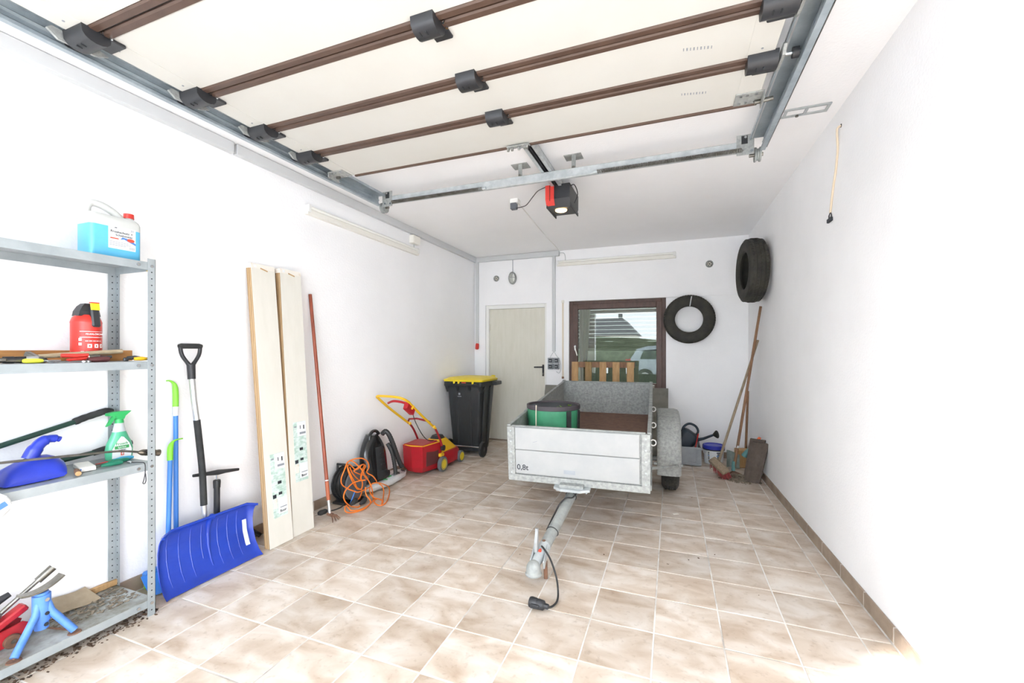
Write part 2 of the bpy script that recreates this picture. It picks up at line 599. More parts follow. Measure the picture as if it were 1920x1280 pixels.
for j in range(-9, 15):
    y0 = TY0 + TQ * j; y1 = y0 + TQ
    for i in range(-1, 12):
        x0 = TX0 + TP * i; x1 = x0 + TP
        xa, xb, ya, yb = x0 + G, x1 - G, y0 + G, y1 - G
        cut = False
        ya = max(ya, YF + 0.002)
        if i == -1: xa = XL + 0.020
        if yb > YB - 0.004: yb = YB - 0.004; cut = True
        if yb - ya < 0.01: continue
        cs = [(xa, ya), (xb, ya), (xb, yb), (xa, yb)]
        if i == 11:
            cs = [(xa, ya), (xr(ya) - 0.020, ya), (xr(yb) - 0.020, yb), (xa, yb)]; cut = True
        if i == -1 or j == -9: cut = True
        if cut:
            me, (cx, cy) = tile_mesh(cs)
        else:
            if full is None: full = tile_mesh(cs)[0]
            me = full; cx, cy = (xa + xb) / 2, (ya + yb) / 2
        if j < -5:      # behind the camera: joined
            rest.add([(v.co.x + cx, v.co.y + cy, v.co.z) for v in me.vertices], [tuple(p.vertices) for p in me.polygons])
            continue
        o = bpy.data.objects.new('floor_tile', me)
        o.location = (cx, cy, random.uniform(-.0004, .0004))
        o.parent = floor
        C.objects.link(o)

rest.build('floor_tiles_rest', 'floor_tile', floor, kind='stuff')
# left wall, right wall
b = MB(); b.box((XL - 0.10, (YF + YB) / 2, 1.42), (0.20, YB - YF + 0.5, 2.9)); wall_left = struct('wall_left', b, 'plaster_rough')
b = MB()
b.prism([(xr(YF - .3), YF - .3), (xr(YF - .3) + .2, YF - .3), (xr(YB + .3) + .2, YB + .3), (xr(YB + .3), YB + .3)], -0.03, 2.95)
wall_right = struct('wall_right', b, 'plaster')
# back wall round the door and the window; the part right of the window stands back a little
D0, D1, DZ = -2.67, -1.70, 2.05      # door opening
W0, W1, WZ0, WZ1 = -1.37, -0.07, 0.80, 2.062
b = MB()
def wbox(x0, x1, z0, z1, y0=YB, y1=YB + .25):
    b.box(((x0 + x1) / 2, (y0 + y1) / 2, (z0 + z1) / 2), (x1 - x0, y1 - y0, z1 - z0))
wbox(XL - .1, D0, -0.03, DZ); wbox(D1, W0, -0.03, DZ); wbox(XL - .1, W0, DZ, 2.95)
wbox(W0, 1.15, WZ1, 2.95); wbox(W0, W1, -0.03, WZ0, YB, YB + .25)
wbox(W1, 1.15, -0.03, WZ1, YB + .022, YB + .25)
wall_back = struct('wall_back', b, 'plaster')
# front wall with the garage opening (the camera stands just inside it)
OX0, OX1, OZ = -2.20, 0.55, 2.50
b = MB()
def fbox(x0, x1, z0, z1):
    b.box(((x0 + x1) / 2, YF - .12, (z0 + z1) / 2), (x1 - x0, .24, z1 - z0))
fbox(XL - .1, OX0, -0.03, 2.95); fbox(OX1, 1.25, -0.03, 2.95); fbox(OX0, OX1, OZ, 2.95)
wall_front = struct('wall_front', b, 'plaster')
# ceiling slab
b = MB()
n = 8
top = []; bot = []
xs = [XL - .1 + (1.25 - XL + .1) * i / n for i in range(n + 1)]
ys = [YF - .2 + (YB + .25 - YF + .2) * i / n for i in range(n + 1)]
vv = [(x, y, zc(x, y)) for x in xs for y in ys] + [(x, y, 3.0) for x in xs for y in ys]
ff = []
w = n + 1; oo = w * w
for i in range(n):
    for j in range(n):
        a = i * w + j
        ff.append((a, a + 1, a + w + 1, a + w)); ff.append((oo + a, oo + a + w, oo + a + w + 1, oo + a + 1))
for i in range(n):
    for a, st in ((i * w, w), (i * w + n, w), (i, 1), (n * w + i, 1)):
        ff.append((a, a + st, oo + a + st, oo + a))
b.add(vv, ff)
ceiling = struct('ceiling', b, 'ceiling_paint')

# tiled skirting: one piece per floor tile
for side in ('left', 'right', 'back'):
    bb = MB()
    if side == 'left':
        bb.box((XL + .005, (YF + YB) / 2, .037), (.012, YB - YF - .01, .080))
    elif side == 'right':
        bb.prism([(xr(YF) - .0115, YF + .005), (xr(YF) + .001, YF + .005), (xr(YB) + .001, YB - .005), (xr(YB) - .0115, YB - .005)], -.002, .078)
    else:
        bb.box(((W1 + xr(YB)) / 2, YB + .022 - .002, .038), (xr(YB) - W1 - .02, .006, .080))
    base = struct('baseboard_' + side, bb, 'grout')
    if side == 'back':
        x = W1 + .01
        while x < xr(YB) - .05:
            x2 = min(x + TP, xr(YB) - .012)
            MB().box(((x + x2) / 2, YB + .022 - .007, .041), (x2 - x - .006, .011, .078), bev=.0015).build('skirting_tile', 'base_tile', base)
            x = x2
        continue
    for j in range(-9, 15):
        y0 = max(TY0 + TQ * j, YF) + .0045; y1 = min(TY0 + TQ * (j + 1), YB) - .0045
        if y1 - y0 < .03: continue
        ym = (y0 + y1) / 2
        if side == 'left':
            MB().box((XL + .008, ym, .041), (.011, y1 - y0, .080), bev=.0015).build('skirting_tile', 'base_tile', base)
        else:
            MB().box((xr(ym) - .008, ym, .041), (.011, y1 - y0, .078), rot=(0, 0, math.atan(.0243)), bev=.0015).build('skirting_tile', 'base_tile', base)

# ---------------------------------------------------------------- back door
d = thing('door_1', 'cream flush steel door in the back wall beside the black bin', 'door', (-2.19, YB + .06, 0))
d['kind'] = 'structure'
MB().box(((D0 + D1) / 2 + .005, YB + .085, 1.0), (D1 - D0 - .075, .04, 1.985), bev=.003).build('door_leaf', 'door_cream', d)
for x0, x1, z0, z1 in ((D0, D0 + .045, 0, DZ), (D1 - .035, D1, 0, DZ), (D0 + .045, D1 - .035, DZ - .055, DZ)):
    MB().box(((x0 + x1) / 2, YB + .075, (z0 + z1) / 2), (x1 - x0, .09, z1 - z0), bev=.003).build('door_frame', 'white_plastic', d)
MB().box(((D0 + D1) / 2, YB + .10, .006), (D1 - D0 - .02, .16, .012)).build('threshold', 'base_tile', d)
h = MB().box((-1.768, YB + .060, 1.07), (.030, .010, .17), bev=.006).build('handle_plate', 'black_plastic', d)
MB().tube([(-1.768, YB + .06, 1.12), (-1.768, YB + .015, 1.12), (-1.785, YB + .005, 1.12), (-1.89, YB + .005, 1.118)], .010, 10).build('lever', 'black_plastic', h)
MB().box((-1.768, YB + .053, 1.02), (.012, .006, .03), bev=.002).build('lock_cylinder', 'steel', h)
for z in (.35, 1.72):
    MB().cyl((D0 + .05, YB + .055, z - .05), (D0 + .05, YB + .055, z + .05), .009, n=10).build('hinge', 'door_cream', d)

# ---------------------------------------------------------------- window
wy = YB + .045
wn = thing('window_1', 'brown framed window half covered by a roller shutter above the trailer', 'window', (-.72, wy, WZ0))
wn['kind'] = 'structure'
def bars(name, m, x0, x1, z0, z1, t, y, dep, par, bev=.004):
    MB().box((x0 + t / 2, y, (z0 + z1) / 2), (t, dep, z1 - z0), bev=bev).build(name, m, par)
    MB().box((x1 - t / 2, y, (z0 + z1) / 2), (t, dep, z1 - z0), bev=bev).build(name, m, par)
    MB().box(((x0 + x1) / 2, y, z1 - t / 2), (x1 - x0 - 2 * t, dep, t), bev=bev).build(name, m, par)
    MB().box(((x0 + x1) / 2, y, z0 + t / 2), (x1 - x0 - 2 * t, dep, t), bev=bev).build(name, m, par)
bars('window_frame', 'window_brown', W0 - .002, W1 + .002, WZ0 - .002, WZ1 + .002, .062, wy + .03, .07, wn)
bars('sash', 'window_brown', W0 + .05, W1 - .05, WZ0 + .05, WZ1 - .045, .072, wy + .005, .05, wn)
MB().box(((W0 + W1) / 2, wy + .01, (WZ0 + WZ1) / 2), (W1 - W0 - .23, .004, WZ1 - WZ0 - .22)).build('pane', 'window_glass', wn)
hd = MB().box((W0 + .087, wy - .027, 1.40), (.026, .012, .075), bev=.005).build('window_handle', 'chrome', wn)
MB().tube([(W0 + .087, wy - .03, 1.42), (W0 + .087, wy - .065, 1.42), (W0 + .092, wy - .07, 1.40), (W0 + .125, wy - .068, 1.29)], .009, 8).build('grip', 'cream_plastic', hd)
for k in range(12):
    z = WZ1 - .04 - .056 * k
    MB().tube([(W0 + .02, wy + .115, z), (W1 - .02, wy + .115, z)], .0275, 10).build('shutter_slat', 'shutter', wn)
MB().box(((W0 + W1) / 2, wy + .115, 1.375), (W1 - W0 - .05, .03, .045), bev=.004).build('shutter_end_bar', 'shutter_bar', wn)
cur = MB()
def curtain(u, v):
    return (W0 + .13 + .16 * u * (1 - .35 * v), wy + .060 + .012 * math.sin(u * 24), WZ1 - .1 - 1.1 * v)
cur.sheet(curtain, 40, 4, .001)
cur.build('net_curtain', 'cream_plastic', wn)
MB().box(((W0 + W1) / 2, YB + .015, WZ0 - .012), (W1 - W0 - .01, .10, .024), bev=.004).build('sill', 'plate_grey', wn)
# roller shutter belt
t = thing('shutter_belt', 'beige shutter belt hanging on the wall left of the window', 'belt', (-1.455, YB, .98))
MB().box((-1.455, YB - .006, 1.52), (.022, .004, 1.08)).build('strap', 'strap', t)
MB().box((-1.455, YB - .010, 2.06), (.036, .02, .04), bev=.004).build('guide', 'cream_plastic', t)
MB().box((-1.455, YB - .010, .975), (.03, .018, .03), bev=.003).build('clip', 'wood_old', t)

# ================================================================ outside (seen only as reflection and light)
b = MB(); b.box((-1, -25.3, -.08), (90, 48, .1)); struct('driveway', b, 'concrete_out')
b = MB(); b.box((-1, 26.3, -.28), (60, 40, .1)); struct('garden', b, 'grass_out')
def bush(name, c, d, m, label, seed):
    rnd = random.Random(seed)
    mb = MB()
    nu, nv = 36, 12
    ph = [rnd.uniform(0, 6) for _ in range(6)]
    rings = []
    for j in range(nv + 1):
        v = j / nv
        prof = (1 - (max(0, v - .55) / .45) ** 2.2) ** .5 if v > .55 else 1.0
        ring = []
        for i in range(nu):
            w_ = 2 * math.pi * i / nu
            k = 1 + .10 * math.sin(5 * w_ + ph[0] + 4 * v) + .07 * math.sin(9 * w_ + ph[1] - 7 * v) + .05 * rnd.uniform(-1, 1)
            cx, sy = math.cos(w_), math.sin(w_)
            ring.append((c[0] + d[0] * math.copysign(abs(cx) ** .5, cx) * k * max(prof, .12), c[1] + d[1] * math.copysign(abs(sy) ** .5, sy) * k * max(prof, .12), c[2] + d[2] * v * (1 + .05 * math.sin(7 * w_ + ph[2]))))
        rings.append(ring)
    mb.loft(rings)
    return one(name, mb, m, label, 'hedge')
bush('hedge', (-7.5, -27, -.03), (8.5, 1.0, 2.6), 'hedge_out', 'long green hedge across the driveway mirrored in the window', 3)
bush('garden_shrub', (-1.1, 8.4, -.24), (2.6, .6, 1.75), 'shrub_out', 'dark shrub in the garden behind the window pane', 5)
hs = thing('house', 'pale house with a grey gable roof mirrored in the window', 'house', (-9, -58, 0))
MB().box((-9, -58, 1.9), (8, 7, 3.9)).build('house_wall', 'house_wall', hs)
rf = MB(); rf.prism([(-13.4, 3.7), (-4.6, 3.7), (-7.0, 6.3), (-11, 6.3)], 0, 7.6, XZ(-54.2)); rfo = rf.build('roof', 'roof_grey', hs)
MB().box((-7.6, -57, 6.6), (.6, .6, 1.2), bev=.02).build('chimney', 'roof_grey', rfo)
for x in (-11.2, -9, -6.8):
    MB().box((x, -54.47, 2.1), (1.1, .06, 1.2), bev=.01).build('house_window', 'car_glass', hs)
car = thing('car', 'light silver car parked on the driveway mirrored in the window', 'car', (.3, -6.6, -.03))
prof = [(-1.95, .32), (-1.98, .75), (-1.9, .98), (-1.62, 1.42), (-1.2, 1.54), (-.2, 1.57), (.5, 1.42), (1.15, 1.0), (2.0, .86), (2.2, .7), (2.22, .34), (1.9, .25), (-1.7, .25)]
cb = MB(); cb.prism([(x + .3, z) for x, z in prof], 0, 1.66, XZ(-5.8)); cb.build('body', 'car_paint', car, sharp=30)
for ys_ in (-5.795, -7.465):
    cw = MB(); cw.prism([(x + .3, z) for x, z in [(-1.5, 1.02), (-1.35, 1.38), (-.3, 1.46), (.45, 1.34), (.95, 1.02)]], 0, .012, XZ(ys_)); cw.build('side_window', 'car_glass', car)
    MB().box((-1.66, ys_ - .006, .92), (.20, .03, .20), bev=.01).build('tail_light', 'tail_red', car)
for x in (-1.0, 1.75):
    for y in (-5.85, -7.35):
        whl = MB().lathe([(.2, 0), (.31, .01), (.33, .05), (.33, .15), (.31, .19), (.2, .2)], 24, AX((x, y - .1 + .05, .31), (0, 1, 0))).build('wheel', 'black_rubber', car)
        MB().cyl((x, y - .06, .31), (x, y + .16, .31), .19, n=18).build('wheel_rim', 'alu', whl)

# ================================================================ overhead sectional door
ZD = 2.662          # underside of the open door
PX0, PX1 = -2.30, 0.42
seams = [2.535, 2.175, 1.833, 1.467, 1.03, 0.62, 0.22]
gd = thing('sectional_garage_door', 'open overhead garage door of cream panels with brown seals under the ceiling', 'garage door', (-.94, 1.4, ZD))
for k in range(6):
    y1, y0 = seams[k] - (.004 if k == 0 else .040), seams[k + 1] + .040
    p = MB().box(((PX0 + PX1) / 2, (y0 + y1) / 2, ZD + .02), (PX1 - PX0, y1 - y0, .04), bev=.003).build('door_panel', 'panel_cream', gd)
    for x in (PX0 + .055, PX1 - .055):
        MB().box((x, (y0 + y1) / 2, ZD - .0006), (.108, y1 - y0 - .006, .003), bev=.001).build('end_cap', 'panel_cream', p)
        for yy in (y0 + .05, y1 - .05):
            MB().cyl((x, yy, ZD - .004), (x, yy, ZD - .002), .005, n=8).build('screw', 'ink_soft', p)
    if k in (0, 1):
        mb = MB()
        for q in range(9):
            mb.box((.16 - .014 * q, y0 + .13 - .003 * q, ZD - .0004), (.004 + .002 * (q % 2), .018, .001))
        mb.build('printed_mark', 'ink_soft', p)
# brown seal strips: two halves with a dark gap per joint, one at the front edge
for k, y in enumerate(seams):
    if k == 0:
        MB().box(((PX0 + PX1) / 2 + .05, y, ZD + .012), (PX1 - PX0 - .10, .020, .045), bev=.004).build('edge_seal', 'brown_seal', gd)
        continue
    if y < .5: continue
    for sgn in (-1, 1):
        MB().box(((PX0 + PX1) / 2, y + sgn * .0215, ZD + .012), (PX1 - PX0 - .03, .036, .034), bev=.006).build('joint_seal', 'brown_seal', gd)
    MB().box(((PX0 + PX1) / 2, y, ZD + .016), (PX1 - PX0 - .03, .012, .02)).build('joint_gap', 'black_gap', gd)
def hinge(x, y, wide=.105, roller=0):
    mb = MB()
    prof = []
    for q in range(9):
        a = math.pi * q / 8
        prof.append((y - .012 - .050 * math.cos(a), ZD + .002 - .056 * math.sin(a) ** .6))
    mb.prism(prof, -wide / 2, wide / 2, YX(x), smooth=True)
    hg = mb.build('hinge', 'black_plastic', gd)
    MB().box((x + .022, y + .058, ZD - .007), (wide * .8, .055, .014), bev=.004).build('hinge_plate', 'black_plastic', hg)
    for q in (-.014, .014):
        MB().box((x + q - .01, y - .026, ZD - .0535), (.005, .018, .006)).build('slot', 'dark_hole', hg)
    for q in (0, .03):
        MB().cyl((x + wide * .5 + .012, y + q, ZD - .012), (x + wide * .5 + .012, y + q, ZD - .001), .006, n=8).build('rivet', 'chrome', hg)
    if roller:
        # steel bracket and roller running in the track
        mb = MB()
        mb.prism([(y - .105, ZD - .012), (y - .07, ZD - .038), (y + .05, ZD - .030), (y + .095, ZD - .008), (y + .06, ZD + .002), (y - .09, ZD + .004)], -.006, .006, YX(x + roller * (wide * .5 + .014)))
        br = mb.build('roller_bracket', 'galv_speck', hg)
        MB().cyl((x + roller * (wide * .5), y, ZD + .004), (x + roller * (wide * .5 + .09), y, ZD + .004), .008, n=8).build('roller_axle', 'chrome', br)
        MB().cyl((x + roller * (wide * .5 + .06), y, ZD + .004), (x + roller * (wide * .5 + .085), y, ZD + .004), .022, n=16).build('roller', 'black_plastic', br)
for k, y in enumerate(seams):
    if k == 0 or y < .5: continue
    hinge(PX0 + .045, y, .13, -1)
    hinge(-.905, y, .10)
    hinge(PX1 - .045, y, .12, 1)
# corner roller plates on the leading panel
for x, sg in ((PX0 + .02, -1), (PX1 - .05, 1)):
    mb = MB().box((x, 2.47, ZD - .004), (.13, .11, .006), bev=.002)
    cp = mb.build('corner_plate', 'galv_speck', gd)
    MB().box((x + sg * .062, 2.47, ZD - .022), (.006, .11, .040), bev=.002).build('flange', 'galv_speck', cp)
    for qx in (-.04, -.01, .03):
        for qy in (-.035, .03):
            MB().cyl((x + qx, 2.47 + qy, ZD - .011), (x + qx, 2.47 + qy, ZD - .006), .007, n=8).build('bolt', 'chrome', cp)
    MB().cyl((x + sg * .03, 2.50, ZD - .016), (x + sg * .115, 2.50, ZD - .010), .011, n=10).build('roller_axle', 'steel', cp)
# running tracks
def track(x, sg, label):
    t = thing('door_track', label, 'track', (x, 1.4, 2.66), group='garage door tracks')
    # profile in X (towards the wall = +) and Z
    pr = [(-.056, .050), (-.056, .030), (-.050, .030), (-.050, .044), (.024, .044), (.024, .020), (.014, .012), (.024, .004), (.024, -.012), (.014, -.020), (.024, -.028), (.024, -.034), (.012, -.034), (.012, -.026), (.004, -.026), (.004, -.040), (.032, -.040), (.032, -.026), (.022, -.020), (.032, -.010), (.032, .004), (.022, .012), (.032, .022), (.032, .050)]
    pts = [(x + sg * px, 2.668 + pz) for px, pz in pr]
    if sg < 0: pts = pts[::-1]
    mb = MB(); mb.prism(pts, 0, 2.93, XZ(3.07)); mb.build('rail', 'track_steel', t)
    mb = MB(); mb.box((x - sg * .045, 1.55, 2.712), (.012, 3.0, .012)); mb.build('upper_lip', 'alu', t)
    for y in (.9, 1.5, 2.1, 2.7):
        MB().cyl((x + sg * .036, y, 2.69), (x + sg * .046, y, 2.69), .008, n=8).build('bolt', 'chrome', t)
    # steel angles up to the ceiling
    for y in (1.0, 2.6):
        MB().box((x + sg * .045, y, 2.755), (.004, .04, .09)).build('ceiling_bracket', 'galv', t)
    return t
trl = track(-2.385, -1, 'galvanised door track beside the left wall')
trr = track(.520, 1, 'galvanised door track beside the right wall')
# rear cross bar with brackets, pulleys and springs
cbr = thing('torsion_spring_bar', 'galvanised cross bar with dark coil springs behind the open garage door', 'spring bar', (-.92, 3.08, 2.66))
pr = [(-.012, -.034), (.014, -.034), (.014, .034), (-.012, .034), (-.012, .024), (-.020, .024), (-.020, .038), (.020, .038), (.020, -.040), (-.012, -.040)]
mb = MB(); mb.box((-.92, 3.08, 2.668), (2.78, .034, .066), bev=.006); mb.build('bar', 'galv', cbr)
for x0, x1 in ((-2.26, -1.40), (-.50, .42)):
    mb = MB()
    nturn = int((x1 - x0) / .0095)
    mb.tube([(x0 + (x1 - x0) * i / (nturn * 6), 3.052 + .012 * math.cos(i * math.pi / 3), 2.640 + .012 * math.sin(i * math.pi / 3)) for i in range(nturn * 6 + 1)], .0038, 4)
    mb.build('spring', 'steel', cbr)
    xe = x1 if x1 < 0 else x0
    MB().cyl((xe - .03, 3.052, 2.640), (xe + .03, 3.052, 2.640), .011, n=10).build('spring_end', 'galv', cbr)
for x, sg in ((-2.36, -1), (.49, 1)):
    e = MB().box((x - sg * .05, 3.06, 2.675), (.10, .006, .13), bev=.002).build('end_plate', 'galv_speck', cbr)
    MB().box((x - sg * .055, 3.055, 2.705), (.035, .006, .05)).build('cutout', 'dark_hole', e)
    for q in ((-.02, -.04), (.035, -.045), (.0, .045)):
        MB().cyl((x - sg * .05 + q[0], 3.050, 2.675 + q[1]), (x - sg * .05 + q[0], 3.058, 2.675 + q[1]), .008, n=8).build('bolt', 'chrome', e)
    pl = MB().lathe([(.02, 0), (.045, 0), (.045, .008), (.036, .014), (.036, .022), (.045, .028), (.045, .036), (.02, .036)], 20, AX((x + sg * .01, 3.12, 2.625), (sg, 0, 0))).build('cable_pulley', 'galv_dull', cbr)
    MB().cyl((x - sg * .02, 3.12, 2.625), (x + sg * .06, 3.12, 2.625), .012, n=10).build('pulley_axle', 'steel', pl)
    MB().tube([(x + sg * .075, 3.09, 2.655), (x + sg * .085, .1, 2.668)], .0028, 6).build('wire_cable', 'steel', cbr)
for x in (-1.10, -.68):
    hz = zc(x, 3.12)
    hb = MB().box((x, 3.10, (hz + 2.69) / 2), (.03, .006, hz - 2.69)).build('hanger', 'galv_dull', cbr)
    mb = MB().box((x - .01, 3.14, hz - .003), (.13, .10, .006), bev=.001)
    mb.build('ceiling_plate', 'galv_speck', hb)
    MB().cyl((x, 3.085, 2.715), (x, 3.092, 2.715), .010, n=8).build('bolt', 'steel', hb)
# slotted ceiling strap at the right
t = thing('slotted_ceiling_strap', 'galvanised slotted steel strap screwed to the ceiling beside the right door track', 'bracket', (.72, 3.05, 2.80))
zz = zc(.75, 3.07) - .004
for y in (3.025, 3.105):
    MB().box((.715, y, zz), (.35, .018, .007)).build('strap_edge', 'galv', t)
for x in (.548, .66, .77, .882):
    MB().box((x, 3.065, zz), (.016, .068, .006)).build('strap_bridge', 'galv', t)
MB().cyl((.73, 3.10, zz - .012), (.73, 3.10, zz - .003), .009, n=10).build('bolt', 'steel', t)
# opener rail and motor
t = thing('opener_rail', 'galvanised ceiling rail of the garage door opener', 'rail', (-.88, 3.0, 2.70))
mb = MB()
for x0, x1, z0, z1 in ((-.922, -.916, 2.702, 2.742), (-.844, -.838, 2.702, 2.742), (-.922, -.838, 2.738, 2.742), (-.922, -.898, 2.700, 2.704), (-.862, -.838, 2.700, 2.704)):
    mb.box(((x0 + x1) / 2, 2.98, (z0 + z1) / 2), (x1 - x0, 1.0, z1 - z0))
mb.build('rail', 'galv', t)
MB().box((-.88, 2.98, 2.7365), (.070, .99, .002)).build('rail_inside', 'dark_hole', t)
MB().tube([(-.888, 2.5, 2.715), (-.888, 3.4, 2.715)], .006, 6).build('drive_chain', 'black_plastic', t)
mb = MB().box((-.905, 2.515, 2.648), (.15, .035, .006), bev=.001)
br = mb.build('door_arm_bracket', 'galv_speck', t)
for x in (-.972, -.945, -.90, -.86, -.845):
    MB().cyl((x, 2.512, 2.625), (x, 2.512, 2.648), .009, n=8).build('bolt', 'chrome', br)
MB().tube([(-.90, 2.52, 2.64), (-.885, 2.60, 2.695)], .010, 8).build('push_arm', 'galv', br)
t = thing('garage_door_opener', 'black garage door opener with red cover and lit lamp on the ceiling rail', 'motor', (-.87, 3.46, 2.60))
mb = MB()
mb.prism([(3.36, 2.715), (3.36, 2.60), (3.40, 2.535), (3.66, 2.555), (3.70, 2.60), (3.70, 2.715)], -.098, .098, YX(-.868))
mb.build('housing', 'black_plastic', t)
mb = MB(); mb.prism([(3.352, 2.712), (3.352, 2.60), (3.385, 2.553), (3.39, 2.558), (3.36, 2.602), (3.36, 2.712)], -.036, .036, YX(-.935)); rc = mb.build('red_cover', 'red_bright', t)
MB().box((-.933, 3.3508, 2.645), (.004, .003, .125)).build('cover_slit', 'black_gap', rc)
for x in (-.966, -.77):
    MB().box((x, 3.53, 2.55), (.010, .30, .03), bev=.003).build('side_rim', 'vac_matte', t)
MB().lathe([(0, -.004), (.042, -.004), (.048, 0), (.048, .012)], 24, AX((-.868, 3.47, 2.532), (0, -.02, 1))).build('lamp', 'lamp_lit', t)
MB().tube(smooth_path([(-.775, 3.40, 2.70), (-.745, 3.42, 2.715), (-.73, 3.48, 2.66), (-.765, 3.52, 2.60)]), .004, 6).build('lead', 'black_plastic', t)
# ceiling socket with plug and cable
t = thing('ceiling_socket', 'small white ceiling socket with a grey plug left of the opener', 'socket', (-1.40, 3.80, 2.78))
hz = zc(-1.4, 3.8)
MB().box((-1.40, 3.80, hz - .022), (.080, .080, .045), bev=.006).build('socket_box', 'white_plastic', t)
MB().box((-1.405, 3.78, hz - .072), (.062, .050, .060), bev=.006).build('plug', 'grey_foam', t)
MB().tube(smooth_path([(-1.38, 3.77, hz - .095), (-1.31, 3.74, hz - .10), (-1.25, 3.70, hz - .10), (-1.16, 3.62, hz - .06), (-1.08, 3.52, hz - .055), (-.98, 3.45, hz - .06)]), .004, 6).build('power_lead', 'black_plastic', t)
one('ceiling_cable', MB().tube([(-1.40, 3.84, zc(-1.4, 3.84) - .003), (-1.47, 5.0, zc(-1.4, 5) - .003), (-1.50, 5.925, 2.786)], .006, 6), 'white_plastic', 'thin white cable running along the ceiling from socket to back wall', 'cable')

# ================================================================ cable ducts, lamps, sockets
def duct(label, boxes):
    t = thing('cable_duct', label, 'cable duct', boxes[0][0], group='grey cable ducts')
    for c, dd in boxes:
        MB().box(c, dd, bev=.003).build('duct_cover', 'duct_grey', t)
    return t
duct('pale grey cable duct along the top of the left wall', [((XL + .022, .55, 2.752), (.044, 3.0, .072)), ((XL + .022, 4.0, 2.752), (.044, 3.86, .072))])
duct('pale grey cable duct along the top of the back wall above the door', [((-2.155, YB - .022, 2.750), (1.30, .044, .074))])
duct('upright grey cable duct in the corner left of the cream door', [((-2.80, YB - .018, 2.09), (.046, .036, 1.245))])
duct('upright grey cable duct between the door and the window', [((-1.585, YB - .016, 2.03), (.045, .032, 1.365))])
t = thing('red_cable_switch', 'small red hand switch hanging below the corner cable duct', 'switch', (-2.79, YB - .02, 1.41))
MB().box((-2.795, YB - .03, 1.425), (.050, .045, .095), rot=(0, .1, 0), bev=.012).build('switch_body', 'red_bright', t)
MB().tube([(-2.80, YB - .02, 1.48), (-2.797, YB - .03, 1.46)], .006, 6).build('lead', 'red_bright', t)
t = thing('wall_sockets', 'block of four grey wall sockets between the door and the window', 'sockets', (-1.585, YB - .02, 1.17))
for ix in (0, 1):
    for iz in (0, 1):
        cx, cz = -1.632 + ix * .086, 1.132 + iz * .086
        sk = MB().box((cx, YB - .022, cz), (.078, .044, .078), bev=.006).build('socket', 'grey_plastic', t)
        MB().box((cx + .003, YB - .046, cz), (.052, .006, .050), bev=.004).build('socket_flap', 'ink', sk)
        MB().box((cx, YB - .050, cz - .002), (.030, .004, .008), bev=.001).build('flap_grip', 'duct_grey', sk)
MB().tube(smooth_path([(-1.585, YB - .012, 1.35), (-1.62, YB - .012, 1.30), (-1.64, YB - .012, 1.26)]), .005, 6).build('lead', 'duct_grey', t)
MB().tube(smooth_path([(-1.585, YB - .012, 1.35), (-1.55, YB - .012, 1.29), (-1.50, YB - .012, 1.22), (-1.485, YB - .012, 1.10), (-1.51, YB - .012, 1.04), (-1.55, YB - .015, 1.06)]), .005, 6).build('lead', 'duct_grey', t)

def tube_lamp(label, p0, p1, nrm, cat='tube lamp'):
    p0, p1, nrm = Vector(p0), Vector(p1), Vector(nrm)
    t = thing('tube_lamp', label, cat, (p0 + p1) / 2, group='fluorescent tube lamps')
    d_ = (p1 - p0); L = d_.length; d_.normalize()
    up = d_.cross(nrm).normalized()
    M = Matrix((d_, nrm, up)).transposed().to_4x4(); M.translation = (p0 + p1) / 2
    MB().box((0, .020, .012), (L, .040, .045), bev=.004, M=M).build('housing', 'cream_plastic', t)
    a = M @ Vector((-L / 2 + .03, .030, -.027)); c = M @ Vector((L / 2 - .03, .030, -.027))
    MB().cyl(a, c, .015, n=12).build('tube', 'tube_white', t)
    for sx in (-1, 1):
        MB().box((sx * (L / 2 - .015), .026, -.016), (.03, .05, .06), bev=.004, M=M).build('lamp_holder', 'white_plastic', t)
    return t
tube_lamp('cream fluorescent tube lamp on the left wall, unlit', (XL, 2.68, 2.525), (XL, 4.33, 2.525), (1, 0, 0))
tube_lamp('cream fluorescent tube lamp on the back wall above the window, unlit', (-1.54, YB, 2.60), (.05, YB, 2.60), (0, -1, 0))
MB_ = MB().tube(smooth_path([(-1.50, YB - .01, 2.76), (-1.44, YB - .015, 2.75), (-1.42, YB - .015, 2.70), (-1.42, YB - .015, 2.63)]), .005, 6)
one('lamp_lead', MB_, 'duct_grey', 'short grey lead from the cable duct down to the back wall tube lamp', 'cable')
t = thing('junction_box', 'square cream junction box under the duct on the left wall', 'junction box', (XL + .03, 4.25, 2.655))
MB().box((XL + .030, 4.25, 2.655), (.060, .145, .095), bev=.005).build('box', 'cream_plastic', t)
MB().box((XL + .062, 4.25, 2.655), (.006, .13, .08), bev=.002).build('lid', 'cream_plastic', t)
MB().cyl((XL + .02, 4.25, 2.61), (XL + .02, 4.25, 2.545), .006, n=8).build('lead', 'duct_grey', t)
